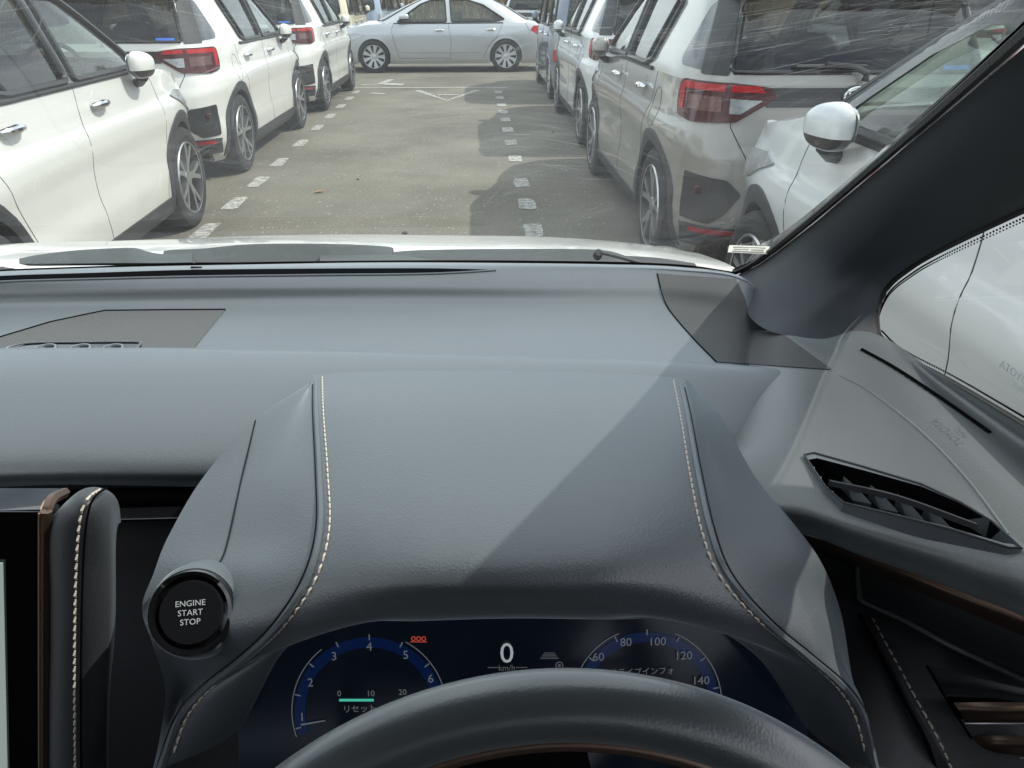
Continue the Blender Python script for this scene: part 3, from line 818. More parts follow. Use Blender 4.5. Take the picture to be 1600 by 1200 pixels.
M['lcd_line'] = simple('display_line', (.1, .1, .1), .5, emit=(.30, .36, .42), es=.17)
M['lcd_text'] = simple('display_text', (.1, .1, .1), .5, emit=(.42, .46, .48), es=.15)
M['lcd_bright'] = simple('display_bright_text', (.1, .1, .1), .5, emit=(.42, .47, .50), es=.5)
M['lcd_dim'] = simple('display_dim_text', (.05, .05, .05), .5, emit=(.3, .32, .34), es=.16)
M['lcd_green'] = simple('display_green', (.02, .1, .08), .5, emit=(.05, .42, .30), es=.75)
M['lcd_red'] = simple('display_red', (.1, .02, .02), .5, emit=(.5, .06, .03), es=.5)
M['btn_text'] = simple('button_print', (.45, .46, .47), .5)
def display_blue():
    m, nt, b = new_mat('dial_blue'); b.inputs['Base Color'].default_value = (.004, .006, .02, 1); b.inputs['Roughness'].default_value = .15
    b.inputs['Emission Color'].default_value = (.003, .014, .075, 1); b.inputs['Emission Strength'].default_value = .30; b.inputs['Specular IOR Level'].default_value = .25; return m
M['lcd_blue'] = display_blue()
def ribbed(name, col, sc, lattice=True):
    m, nt, b = new_mat(name); b.inputs['Base Color'].default_value = (*col, 1); b.inputs['Roughness'].default_value = .55; tc = N(nt, 'TexCoord')
    outs = []
    for rot in ((0, 0, .785), (0, 0, -.785)) if lattice else ((0, 0, .3),):
        mp = N(nt, 'Mapping'); mp.inputs['Rotation'].default_value = rot; mp.inputs['Scale'].default_value = (sc, sc, sc); nt.links.new(tc.outputs['Object'], mp.inputs[0])
        w = N(nt, 'TexWave'); w.inputs['Scale'].default_value = 1; nt.links.new(mp.outputs[0], w.inputs[0]); outs.append(w)
    h = outs[0].outputs['Fac']
    if lattice: mu = N(nt, 'Math', operation='MULTIPLY'); nt.links.new(outs[0].outputs['Fac'], mu.inputs[0]); nt.links.new(outs[1].outputs['Fac'], mu.inputs[1]); h = mu.outputs[0]
    r = N(nt, 'ValToRGB'); r.color_ramp.elements[0].color = (col[0] * 1.3, col[1] * 1.3, col[2] * 1.3, 1); r.color_ramp.elements[1].color = (col[0] * .6, col[1] * .6, col[2] * .6, 1); r.color_ramp.elements[0].position = .3; r.color_ramp.elements[1].position = .6
    nt.links.new(h, r.inputs[0]); nt.links.new(r.outputs[0], b.inputs['Base Color'])
    bu = N(nt, 'Bump'); bu.inputs['Strength'].default_value = .6; bu.inputs['Distance'].default_value = .0008; bu.invert = True; nt.links.new(h, bu.inputs['Height']); nt.links.new(bu.outputs[0], b.inputs['Normal']); return m
M['grille'] = ribbed('perforated_grille', (.085, .083, .083), 95)
M['grille_fine'] = ribbed('ribbed_grille', (.050, .049, .050), 150)

def _pxof(q): d = q - _C; w_ = float(d @ _F); return 800 + FPX * float(d @ _R) / w_, 600 - FPX * float(d @ _U) / w_
own = thing('own_car', 'white SUV we look out of, with its charcoal leather dashboard and bonnet', 'car', (0, 0, 0))
def seam(name, P, mat, r, parent, off=.0): return MB().tube(P, r, n=6).build(name, mat, parent)
def stitches(P, parent, L=.0062, gap=.0022, r=.0009, up=(0, 0, 1)):
    P = curve(np.array(P, float), 300); d = np.concatenate([[0], np.cumsum(np.linalg.norm(np.diff(P, axis=0), axis=1))]); mb = MB(); s = 0; up = np.array(up, float)
    at = lambda q: np.array([np.interp(q, d, P[:, k]) for k in range(3)])
    while s + L < d[-1]:
        a, b_, m_ = at(s), at(s + L), at(s + L / 2); mb.tube([a - up * r * .6, m_ + up * r * .9, b_ - up * r * .6], [r * .7, r, r * .7], n=5); s += L + gap
    o = mb.build('stitching', M['thread'], parent); o['kind'] = 'stuff'; return o

_bv = {}
def bvh(*PS):
    k = tuple(id(P) for P in PS)
    if k not in _bv:
        V = []; F = []
        for P in PS: F += gridfaces(P.shape[0], P.shape[1], len(V)); V += [tuple(q) for q in P.reshape(-1, 3)]
        _bv[k] = (BVHTree.FromPolygons(V, F), PS)
    return _bv[k][0]
def on_surf(P, px, py, off=.0008):
    """the point of a surface met by a survey ray, lifted off it towards the eye"""
    r = Vector(_ray(px, py)).normalized(); t = bvh(*(P if isinstance(P, tuple) else (P,))); hit = t.ray_cast(Vector(_C), r)
    for _k in range(1, 12):
        if hit[0] is not None: break
        hit = t.ray_cast(Vector(_C), (r + Vector((.0006 * _k, 0, .0004 * _k * (-1) ** _k))).normalized())
    q = hit[0] if hit[0] is not None else t.find_nearest(Vector(_C) + r * .8)[0]
    return np.array(q - r * off)
def drape(name, P, rows, mat, parent, n=16, m=24, off=.0012):
    """thin plate following a surface; rows are (px,py) outlines"""
    g = patch_pts([[(a, b, 0) for a, b in r_] for r_ in rows], n, m); V = [on_surf(P, q[0], q[1], off) for r_ in g for q in r_]
    return mesh_obj(name, V, gridfaces(n, m), mat, parent)

# ---- dashboard: far shelf under the windscreen
cols = (-200, 0, 200, 400, 600, 800, 950, 1060, 1160, 1215)
def row(pys, zs): return [Z(px, py, z) for px, py, z in zip(cols, pys, zs if hasattr(zs, '__len__') else [zs] * len(cols))]
shelf_rows = [
    row((436, 424, 417, 413, 410, 411, 413, 417, 428, 440), 1.120),
    row((442, 430, 424, 419, 416, 415, 417, 421, 431, 444), 1.121),
    row((450, 440, 434, 430, 427, 424, 424, 427, 437, 450), 1.117),
    row((462, 456, 452, 449, 447, 447, 447, 450, 462, 474), 1.1045),
    row((486, 482, 478, 476, 475, 476, 478, 482, 495, 508), 1.085),
    row((520, 516, 512, 510, 509, 511, 514, 520, 530, 540), 1.0795),
    row((566, 562, 560, 559, 560, 572, 580, 588, 598, 606), 1.0775)]
for r_ in shelf_rows: r_[-1] = r_[-1] - np.array([0, 0, .040]); r_[-2] = r_[-2] - np.array([0, 0, .004])
shelf, shp = patch('dashboard', shelf_rows, M['dash'], own, 60, 60)
# defroster slot: dark channel sunk along the rear lip
sl = MB(); a = [Z(px, py, 1.1195) for px, py in ((-200, 452), (0, 440), (150, 435.5), (300, 432), (500, 429.5), (650, 429), (720, 427), (775, 422.5))]
b_ = [Z(px, py, 1.1225) for px, py in ((-200, 443), (0, 431), (150, 426), (300, 421.5), (500, 419.5), (650, 419), (720, 420), (775, 421.5))]
_sa = [(-120, 449), (0, 440), (150, 435.5), (300, 432), (500, 429.5), (650, 428), (720, 425.5), (775, 421.8)]; _sb = [(-120, 440), (0, 431), (150, 426), (300, 421.5), (500, 419.5), (650, 419), (720, 420), (775, 421.4)]
drape('defroster_slot', shp, [_sb, _sa], M['black'], shelf, 6, 90, .0012)
seam('slot_lip', [on_surf(shp, q[0], q[1], .0012) for q in curve([(a, b, 0) for a, b in _sa], 60)], M['pad'], .0013, shelf)
k_ = MB(); c = Z(306, 416.5, 1.124); k_.tube([c - [.007, 0, .001], c + [.008, 0, -.001]], [.0014, .0010], n=8); k_.build('light_sensor', M['black'], shelf)
# centre speaker grille with the tray of knobs
_gt = [(-60, 546), (0, 526.5), (80, 502.5), (164, 485), (258, 484), (352, 483.5)]
drape('speaker_grille', shp, [_gt, [(-60, 562), (10, 562), (80, 562), (150, 562), (220, 562), (290, 560)]], M['grille'], shelf, 14, 60, .0016)
seam('grille_gap', [on_surf(shp, q[0], q[1], .0022) for q in resample(_gt, 6, closed=False)], M['black'], .0011, shelf)
tr = prism('switch_tray', [Z(*p, 1.0865) for p in ((0, 552), (45, 536), (210, 534), (221, 538), (210, 556), (0, 556))][::-1], .003, M['piano'], shelf)
seam('tray_rim', curve([Z(*p, 1.0875) for p in ((-5, 548), (40, 536.5), (120, 534.5), (212, 534), (219, 537), (211, 546))], 40), M['pad'], .0010, shelf)
for px in (72, 126, 177):
    kb = MB(); c = Z(px, 549, 1.0845); kb.lathe([(-.003, .014), (.003, .0135), (.005, .012), (.005, .010), (.002, .0095), (.002, .0001)], n=24, axis='z', c=c); kb.build('knob', M['knob'], shelf)
# fine ribbed panel at the right end

# ---- dash pad (left of and under the instrument hood)
cols = (-220, -60, 100, 300, 500, 700, 900, 1100, 1310)
pad_rows = [row((552, 549, 547, 548, 551, 557, 563, 571, 588), 1.072),
            row((546, 544, 543, 543.5, 547, 553, 559, 567, 584), 1.088),
            row((556, 553, 552, 553, 556, 562, 568, 576, 594), 1.0945),
            row((600, 598, 596, 596, 600, 604, 608, 616, 634), 1.090),
            row((680, 678, 676, 676, 680, 680, 680, 690, 700), 1.070),
            row((745, 740, 737, 738, 740, 740, 740, 740, 760), 1.045),
            row((768, 762, 757, 757, 760, 760, 760, 770, 800), 1.022),
            row((776, 770, 765, 765, 768, 768, 768, 790, 820), 1.000)]
for r_ in pad_rows[3:]: r_[-1] = r_[-1] - np.array([0, 0, .02]); r_[-2] = r_[-2] - np.array([0, 0, .006])
pad, padp = patch('dash_pad', pad_rows, M['pad'], own, 70, 60)
# dark recess below the pad, with its ledge
fc = MB(); y0 = .66
P = [Y(px, py, yy) for py, yy in ((752, .66), (790, .668), (845, .66), (1000, .60), (1300, .50)) for px in (-260, 60, 300, 700, 1100, 1330)]
fc.add(P, gridfaces(5, 6)); fa = fc.build('lower_fascia', M['fascia'], own)
ld = MB(); ld.box((Y(180, 803, .63) + Y(300, 803, .63)) / 2, (.30, .02, .003), bev=.001); ld.build('fascia_ledge', M['piano'], fa)
ld = MB(); P0, P1 = Y(60, 790, .645), Y(330, 790, .645); ld.box((P0 + P1) / 2 + [0, .01, .0], (.32, .01, .022), bev=.002); ld.build('vent_slot', M['black'], fa)

# ---- instrument hood
Lm = [
 # far edge -> lip -> round the sides of the display
 [Y(486, 597, .735), Z(492, 590, 1.098), Z(499, 585, 1.101), Z(600, 579.5, 1.104), Z(780, 579.5, 1.106), Z(950, 583, 1.105), Z(1056, 590, 1.101), Z(1075, 597, 1.096), Z(1088, 606, 1.088)],
 [Y(396, 657, .655), Z(450, 650, 1.095), Z(500, 642, 1.112), Z(620, 640, 1.123), Z(780, 640, 1.127), Z(950, 642, 1.124), Z(1068, 648, 1.112), Z(1100, 652, 1.098), Z(1130, 658, 1.082)],
 [Y(318, 745, .59), Z(410, 742, 1.085), Z(506, 736, 1.115), Z(630, 736, 1.131), Z(790, 737, 1.136), Z(960, 738, 1.132), Z(1083, 736, 1.114), Z(1130, 738, 1.092), Z(1180, 745, 1.068)],
 [Y(264, 836, .53), Z(400, 838, 1.075), Z(508, 825, 1.113), Z(630, 836, 1.130), Z(795, 838, 1.136), Z(970, 836, 1.131), Z(1102, 826, 1.112), Z(1170, 822, 1.084), Z(1240, 818, 1.045)],
 [Y(240, 896, .49), Z(380, 900, 1.070), Z(487, 903, 1.098), Z(620, 905, 1.118), Z(798, 907, 1.124), Z(985, 903, 1.118), Z(1130, 898, 1.098), Z(1210, 885, 1.068), Z(1285, 882, 1.030)],
 [Y(222, 950, .462), Z(335, 975, 1.045), Z(440, 975, 1.065), Z(600, 950, 1.093), Z(800, 946, 1.100), Z(1010, 945, 1.093), Z(1190, 968, 1.066), Z(1270, 955, 1.036), Z(1315, 962, 1.000)],
 [Y(238, 1006, .445), Z(300, 1030, 1.005), Z(385, 1027, 1.020), Z(560, 975, 1.070), Z(800, 966, 1.078), Z(1040, 968, 1.070), Z(1255, 1022, 1.020), Z(1310, 1030, .995), Z(1332, 1060, .965)],
 [Y(258, 1075, .440), Z(285, 1085, .960), Z(330, 1070, .985), Y(500, 975, .425), Y(800, 958, .425), Y(1090, 966, .425), Z(1312, 1072, .985), Z(1348, 1100, .955), Z(1356, 1130, .935)],
 [Y(250, 1150, .440), Z(262, 1160, .925), Z(287, 1120, .955), Y(425, 1035, .43), Y(800, 952, .46), Y(1200, 1040, .43), Z(1343, 1122, .955), Z(1362, 1170, .920), Z(1370, 1200, .905)],
 [Y(232, 1230, .440), Z(240, 1230, .890), Z(258, 1200, .915), Y(372, 1140, .44), Y(800, 945, .50), Y(1262, 1140, .44), Z(1364, 1205, .915), Z(1374, 1235, .895), Z(1385, 1260, .880)]]
_b = ((700, 579.5), (700, 639.5), (710, 736), (712, 837), (710, 906), (700, 947), (680, 969)); _c = ((865, 580.5), (865, 640.5), (875, 737), (882, 837), (890, 905), (905, 945), (920, 967))
for i in range(7):
    z3, z4, z5 = Lm[i][3][2], Lm[i][4][2], Lm[i][5][2]; Lm[i][5:5] = [Z(*_c[i], z4 * .8 + z5 * .2)]; Lm[i][4:4] = [Z(*_b[i], z4 * .8 + z3 * .2)]
for i, a_, b_ in ((1, .008, .003), (2, .016, .006), (3, .026, .010), (4, .022, .010)):
    Lm[i][-1] = Z(*_pxof(Lm[i][-1]), Lm[i][-1][2] + a_); Lm[i][-2] = Z(*_pxof(Lm[i][-2]), Lm[i][-2][2] + b_)
for i, (l_, r_, y_) in zip((7, 8, 9), (((525, 969), (1072, 965), .427), ((500, 975), (1110, 975), .462), ((480, 985), (1140, 985), .505))):
    Lm[i][5:5] = [Y(*r_, y_)]; Lm[i][4:4] = [Y(*l_, y_)]
hood_rows = Lm
hd, hp = patch('instrument_hood', hood_rows, M['hide'], own, 110, 120)
def seam_line(col, upto=10, dz=.0, dx=0):
    P = np.array([hood_rows[i][col] for i in range(upto)]); return curve(P + np.array([dx, 0, dz]), 120)
for col, s in ((2, -1), (8, 1)):
    Ls = seam_line(col)
    nrm = np.array([0, -.35, .93])
    gp_ = [on_surf(hp, *_pxof(q), .0006) for q in (Ls + np.array([s * .0070, 0, 0]))[4:]]; seam('leather_gap', gp_, M['groove'], .0005, hd)
    st_ = np.array([on_surf(hp, *_pxof(q), .0009) for q in (Ls - np.array([s * .0030, 0, 0]))[1:118]])
    dd_ = np.linalg.norm(np.diff(st_, axis=0), axis=1); st_ = st_[:-1][dd_ < .03]
    stitches(st_, hd, up=nrm)
    seam('seam_roll', (Ls + np.array([s * .0034, 0, -.0024]))[2:], M['hide'], .0030, hd)
# crease down the left flank to the start button
seam('leather_gap', curve([on_surf(hp, *q) for q in ((399, 657), (390, 695), (379, 740), (368, 790), (357, 840), (347, 872), (331, 895))], 50), M['groove'], .0007, hd)
# start button
def frame_at(c, nrm, up=(0, 0, 1)):
    n = Vector(nrm).normalized(); u = Vector(up) - n * n.dot(Vector(up)); u.normalize(); r = u.cross(n); return Matrix(((r.x, u.x, n.x, c[0]), (r.y, u.y, n.y, c[1]), (r.z, u.z, n.z, c[2]), (0, 0, 0, 1)))
cb = Y(299, 957, .437); Mb = frame_at(cb, (.06, -.80, .62)); dep = float((cb - _C) @ _F); mpp = dep / FPX
def lathe_at(prof, Mx, n=48):
    m_ = MB().lathe(prof, n=n, axis='z'); m_.v = [tuple(Mx @ Vector(v)) for v in m_.v]; return m_
pod = lathe_at([(-.05, 80 * mpp), (-.03, 78 * mpp), (-.014, 75 * mpp), (-.006, 71 * mpp), (-.003, 67 * mpp), (-.005, 64 * mpp)], Mb).build('button_housing', M['hide'], own)
rg_ = lathe_at([(-.006, 66 * mpp), (.0, 66 * mpp), (.003, 63 * mpp), (.002, 57 * mpp), (-.003, 54 * mpp), (-.003, 50 * mpp)], Mb).build('button_ring', M['piano'], pod)
bt = lathe_at([(-.004, 50 * mpp), (.0005, 49.5 * mpp), (.002, 47 * mpp), (.0022, .0001)], Mb).build('start_button', M['gloss_black'], pod)
for t, dy in (('ENGINE', 14), ('START', 0), ('STOP', -14)):
    text_obj(t, 12.6 * mpp, Mb @ Matrix.Translation((0, dy * mpp, .0026)), M['btn_text'], 'button_lettering', pod, extrude=.0001, spacing=1.04)

# ---- instrument display
def disp(px, py, o=0): return Y(px, py, .505 - .055 * (py - 960) / 200 - o)
P = [disp(px, py) for py in (945, 1020, 1100, 1240) for px in (372, 600, 850, 1080, 1262)]
dpn = MB().add(P, gridfaces(4, 5)).build('instrument_display', M['lcd'], own)
sw = MB(); P = [Y(px, py, y) for px, py, y in ((330, 930, .505), (1400, 930, .505), (1400, 930, .40), (330, 930, .40))]; sw.add(P, [(0, 1, 2, 3)]); 
dep = float((disp(800, 1050) - _C) @ _F); mpp = dep / FPX; Md = lambda px, py, o=.002: frame_at(disp(px, py, o), (0, -.93, .36))
def arc(cx, cy, r, a0, a1, w, mat, name, ry=None, o=.001):
    ry = ry or r; A = np.radians(np.linspace(a0, a1, 60)); V = []
    for a in A: V.append(disp(cx + (r - w / 2) * math.cos(a), cy - (ry - w / 2) * math.sin(a), o)); V.append(disp(cx + (r + w / 2) * math.cos(a), cy - (ry + w / 2) * math.sin(a), o))
    return mesh_obj(name, V, gridfaces(60, 2), mat, dpn, False)
for (cx, cy, r) in ((577, 1110, 112), (1011, 1098, 108)):
    A = np.radians(np.linspace(-20, 200, 70)); V = []
    for a in A: 
        for rr in (r * .86, r): V.append(disp(cx + rr * math.cos(a) * 1.04, cy - rr * math.sin(a) * 1.02, .0006))
    mesh_obj('dial_glow', V, gridfaces(70, 2), M['lcd_blue'], dpn, False)
    for (a0, a1) in (((-20, 62) if cx < 800 else (-20, 68)), ((128, 200) if cx < 800 else (112, 200))): arc(cx, cy, r * 1.08, a0, a1, 1.5, M['lcd_line'], 'dial_rim')
    for k in range(9): a = -14 + k * 26; arc(cx, cy, r * 1.02, a - .5, a + .5, 9, M['lcd_line'], 'dial_tick')
for t, px, py, s in (('1', 472, 1121, 19), ('2', 485, 1067, 19), ('3', 522, 1026, 19), ('4', 577, 1011, 19), ('5', 634, 1024, 19), ('6', 673, 1061, 19), ('60', 935, 1027, 19), ('80', 978, 1004, 19), ('100', 1027, 1003, 19), ('120', 1068, 1025, 19), ('140', 1095, 1064, 19),
                     ('0', 530, 1084, 13), ('10', 579, 1084, 13), ('20', 629, 1082, 13)):
    text_obj(t, s * mpp * 1.0, Md(px, py), M['lcd_text'], 'dial_figure', dpn, extrude=0)
text_obj('0', 46 * mpp, Md(792, 1022), M['lcd_bright'], 'speed_figure', dpn, extrude=0)
text_obj('km/h', 13 * mpp, Md(792, 1044), M['lcd_dim'], 'speed_unit', dpn, extrude=0)
text_obj('P', 22 * mpp, Md(793, 1059), M['lcd_text'], 'gear_letter', dpn, extrude=0)
text_obj('リセット', 13 * mpp, Md(562, 1108), M['lcd_text'], 'display_caption', dpn, extrude=0)
text_obj('ドライブインフォ', 13 * mpp, Md(1003, 1050), M['lcd_text'], 'display_caption', dpn, extrude=0)
def bar(px0, px1, py, h, mat, name, sk=0): mesh_obj(name, [disp(px0, py - h / 2, .001), disp(px1, py - h / 2 + sk, .001), disp(px1, py + h / 2 + sk, .001), disp(px0, py + h / 2, .001)], [(0, 1, 2, 3)], mat, dpn, False)
bar(530, 584, 1094, 4, M['lcd_green'], 'level_bar'); bar(762, 780, 1043, 1.2, M['lcd_dim'], 'unit_rule'); bar(806, 824, 1043, 1.2, M['lcd_dim'], 'unit_rule')
for k in range(3): arc(646 + k * 8, 998, 3, 0, 360, 1.6, M['lcd_red'], 'warning_lamp')
bar(641, 667, 1003, 1.4, M['lcd_red'], 'warning_lamp'); arc(874, 1040, 5.5, 0, 360, 1.4, M['lcd_dim'], 'assist_symbol'); arc(874, 1040, 1.5, 0, 360, 2, M['lcd_dim'], 'assist_symbol')
for k in range(5): bar(856 - 12 + k * 1.5, 882 - 9 - k * 1.5, 1029 - k * 2.2, .9, M['lcd_dim'], 'assist_symbol')
arc(852, 1052, 6, 20, 340, 1.4, M['lcd_text'], 'assist_symbol'); bar(862, 872, 1052, 1.4, M['lcd_text'], 'assist_symbol'); arc(880, 1054, 6, 0, 200, 1.4, M['lcd_text'], 'assist_symbol')
mesh_obj('dial_needle', [disp(470, 1131, .0015), disp(508, 1125, .0015), disp(508, 1127, .0015), disp(470, 1134, .0015)], [(0, 1, 2, 3)], M['lcd_line'], dpn, False)

# ---- steering wheel
T = Y(862, 1103, .232); tilt = math.radians(25); up_ = np.array([0, math.sin(tilt), math.cos(tilt)]); Rw = .187; Cw = T - Rw * up_; nrm = np.array([0, -math.cos(tilt), math.sin(tilt)])
def ring(R0, sec, mat, name, parent, n=160, ar=(0, 2 * math.pi)):
    V = []
    for k in range(n):
        a = 2 * math.pi * k / n; rad = math.cos(a) * np.array([1, 0, 0]) + math.sin(a) * up_
        for (dr, dn) in sec: V.append(Cw + rad * (R0 + dr) + nrm * dn)
    m_ = len(sec); F = [(k * m_ + j, k * m_ + (j + 1) % m_, ((k + 1) % n) * m_ + (j + 1) % m_, ((k + 1) % n) * m_ + j) for k in range(n) for j in range(m_)]
    return mesh_obj(name, V, F, mat, parent)
M['rim'] = leather('wheel_leather', (.062, .071, .077), .30, bs=700, bump=.10, spec=1.0, sheen=.5, coat=.5)
wh = ring(Rw, [(.0155 * math.cos(t), .0145 * math.sin(t)) for t in np.linspace(0, 2 * math.pi, 29)[:-1]], M['rim'], 'steering_wheel', own)
ring(Rw - .0125, [(.006 * math.cos(t), -.002 + .0125 * math.sin(t)) for t in np.linspace(0, 2 * math.pi, 17)[:-1]], M['bronze'], 'wheel_inlay', wh)
hb = MB(); c = Cw - nrm * .03; rounded(hb, c, (.17, .06, .14), e=3, rot=(tilt, 0, 0)); hb.build('wheel_hub', M['plastic'], wh)
for s in (1, -1): sp_ = MB(); sp_.tube([c + [s * .06, 0, 0], Cw + np.array([s * (Rw - .01), 0, 0])], [.022, .014], n=12, flat=.5); sp_.build('wheel_spoke', M['plastic'], wh)
col_ = MB(); col_.tube([c, c - nrm * .26], [.05, .055], n=20); col_.build('steering_column', M['black'], wh)

# ---- centre touchscreen at the left edge
def scr(px, py, y=.47): return Y(px, py, y)
sc_ = MB(); P = [scr(-300, 800), scr(62, 800), scr(62, 1300), scr(-300, 1300)]; 
ts = prism('touchscreen', P[::-1], .03, M['piano'], own)
tp = prism('screen_top', [scr(-300, 772, .50), scr(62, 768, .50), scr(64, 796, .472), scr(-300, 803, .472)][::-1], .012, M['piano'], ts)
prism('screen_image', [scr(-300, 880, .468), scr(4, 880, .468), scr(13, 1300, .468), scr(-300, 1300, .468)][::-1], .001, simple('screen_glow', (.3, .33, .32), .4, emit=(.30, .36, .34), es=.55), ts)
bz = [scr(62, 1300, .465), scr(62, 860, .465), scr(63, 812, .467), scr(70, 785, .478), scr(92, 772, .50)]
seam('copper_edge', curve(bz, 40), M['copper'], .0012, ts)
seam('bronze_edge', curve([p + [.0035, .002, 0] for p in bz], 40), M['bronze'], .004, ts)
wing_rows = []
for px0, yy in ((76, .468), (95, .452), (120, .447), (143, .450), (165, .458), (177, .470), (181, .50)):
    top = {76: 798, 95: 778, 120: 764, 143: 760, 165: 768, 177: 785, 181: 815}[px0]; shift = -2 if px0 < 160 else (-8 if px0 < 178 else -12)
    wing_rows.append([Y(px0 + 22 if px0 < 100 else px0 + 8, top + 1, yy + .045), Y(px0 + (8 if px0 < 100 else 3), top + 7, yy + .018), Y(px0, top + 40, yy), Y(px0, top + 130, yy), Y(px0 - (2 if px0 > 160 else 0), 1000, yy), Y(px0 + shift, 1120, yy), Y(px0 + shift, 1300, yy)])
wg, _ = patch('screen_wing', wing_rows, M['hide_dark'], ts, 40, 60)
M['wing_side'] = leather('wing_leather', (.085, .083, .08), .5, bs=420, bump=.35)
Ls = [Y(158, 762, .475), Y(143, 772, .452), Y(132, 790, .447), Y(125, 830, .4455), Y(121, 900, .4455), Y(119, 1000, .4455), Y(119, 1120, .4455), Y(121, 1300, .4455)]
stitches([p + [0, -.0025, 0] for p in Ls], wg, L=.0066, gap=.0020, r=.0010, up=(0, -1, 0))
seam('leather_gap', curve([p + [.004, -.0005, 0] for p in Ls], 60), M['black'], .0008, wg)

# ---- right-hand end of the dash, up to the door
rr_rows = [
 [Z(1165, 478, 1.093), Z(1215, 508, 1.094), Z(1290, 520, 1.102), Z(1370, 522, 1.118), Y(1480, 594, .636), Y(1625, 682, .512), Y(1760, 760, .43)],
 [Z(1168, 500, 1.088), Z(1222, 526, 1.090), Z(1300, 548, 1.100), Z(1370, 545, 1.121), Z(1470, 606, 1.132), Z(1610, 705, 1.136), Z(1760, 790, 1.136)],
 [Z(1150, 560, 1.085), Z(1215, 572, 1.088), Z(1312, 588, 1.097), Z(1380, 612, 1.112), Z(1465, 672, 1.121), Z(1600, 790, 1.118), Z(1760, 880, 1.115)],
 [Z(1130, 640, 1.076), Z(1210, 640, 1.079), Z(1320, 650, 1.089), Z(1400, 680, 1.098), Z(1480, 735, 1.101), Z(1600, 850, 1.104), Z(1760, 960, 1.098)],
 [Z(1150, 715, 1.060), Z(1220, 712, 1.068), Z(1320, 730, 1.078), Z(1420, 765, 1.086), Z(1500, 810, 1.090), Z(1620, 880, 1.092), Z(1760, 990, 1.090)],
 [Z(1180, 785, 1.046), Z(1245, 788, 1.054), Z(1330, 812, 1.064), Z(1430, 843, 1.070), Z(1510, 872, 1.074), Z(1620, 922, 1.076), Z(1760, 1035, 1.074)],
 [Z(1190, 815, 1.026), Z(1255, 818, 1.033), Z(1335, 846, 1.042), Z(1435, 879, 1.047), Z(1512, 908, 1.050), Z(1620, 955, 1.052), Z(1760, 1065, 1.052)],
 [Z(1195, 832, 1.000), Z(1262, 836, 1.004), Z(1340, 866, 1.008), Z(1438, 900, 1.012), Z(1514, 930, 1.015), Z(1620, 976, 1.017), Z(1760, 1090, 1.018)]]
def dash_h(x, y):
    S_ = lambda t: max(0, min(1, t)) ** 2 * (3 - 2 * max(0, min(1, t))); return 1.066 + .026 * S_((x - .13) / .16) + .031 * S_((x - .30) / .17)
def RH(px, py, dz):
    r = _ray(px, py); z = 1.09
    for _k in range(25): q = _C + r * (z - EYE) / r[2]; z = .5 * z + .5 * (dash_h(q[0], q[1]) + dz)
    return _C + r * (z - EYE) / r[2]
for i in range(1, 8):
    dz = (0, 0, 0, 0, 0, -.010, -.030, -.062)[i]
    rr_rows[i] = [RH(*_pxof(q), dz) for q in rr_rows[i]]
for r_ in rr_rows[:4]: r_[0] = r_[0] - np.array([0, 0, .035])
rr_rows[0][1] = rr_rows[0][1] - np.array([0, 0, .008])
rp = patch_pts(rr_rows, 130, 150); _f = gridfaces(130, 150); _Q = rp.reshape(-1, 3)
_cut = [(1420 + (a - 1420) * .97, 785 + (b - 785) * .93) for a, b in ((1256, 711), (1272, 708), (1350, 730), (1440, 757), (1500, 785), (1550, 815), (1597, 858), (1575, 856), (1480, 826), (1400, 806), (1318, 786), (1290, 762))]
_f = [f for f in _f if not inside(_cut, *_pxof(_Q[list(f)].mean(0)))]        # the vent sits in an opening
rd = mesh_obj('dash_end', _Q, _f, M['pad_sunlit'], own)
_gl = [(1027, 427), (1034, 455), (1046, 484), (1082, 527), (1119, 565)]; _gr = [(1150, 436), (1163, 463), (1176, 492), (1222, 521), (1300, 577)]
drape('grille_panel', (shp, rp, padp), [_gl, _gr], M['grille_fine'], rd, 44, 60, .0022)
seam('grille_gap', [on_surf((shp, rp), q[0], q[1], .0014) for q in curve([(a, b, 0) for a, b in _gl], 40)], M['black'], .0008, rd)

# long thin demister slot beside the window
sl = MB(); A = [on_surf(rp, px, py, .001) for px, py in ((1346, 546), (1400, 576), (1470, 622), (1547, 676))]
for k in range(22):
    q0, q1 = curve(A, 23)[k], curve(A, 23)[k + 1]; sl.tube([q0 + (q1 - q0) * .06, q0 + (q1 - q0) * .94], .0022, n=4)
so_ = sl.build('demister_slot', M['black'], rd)
seam('dash_ridge', np.array([on_surf(rp, *q, -.0004) for q in curve([(1312, 587), (1350, 606), (1400, 642), (1460, 694), (1520, 760), (1575, 835)], 40)]), M['pad_sunlit'], .0013, rd)
# side air vent set into the top
_vp = np.array([on_surf(rp, *q, 0) for q in ((1256, 711), (1350, 730), (1500, 785), (1597, 858), (1400, 806), (1290, 762))]); _vc = _vp.mean(0); _vn = np.linalg.svd(_vp - _vc)[2][2]; _vn = _vn * (1 if _vn[2] > 0 else -1)
_vo = max(float((p - _vc) @ _vn) for p in _vp) + .001
def plane_hit(px, py, o=0): r = _ray(px, py); return _C + r * (((_vc + _vn * (_vo + o) - _C) @ _vn) / (r @ _vn))
vt = [(1256, 711), (1272, 708), (1350, 730), (1440, 757), (1500, 785), (1550, 815), (1597, 858), (1575, 856), (1480, 826), (1400, 806), (1318, 786), (1290, 762)]
vz = plane_hit
ring_out = [vz(*p, .001) for p in vt]
cxy = (1420, 785)
ring_in = [vz(cxy[0] + (p[0] - cxy[0]) * .965, cxy[1] + (p[1] - cxy[1]) * .90, .001) for p in vt]
deep = [q - np.array([0, -.004, .030]) for q in ring_in]
n_ = len(vt); cl_ = lambda L: L
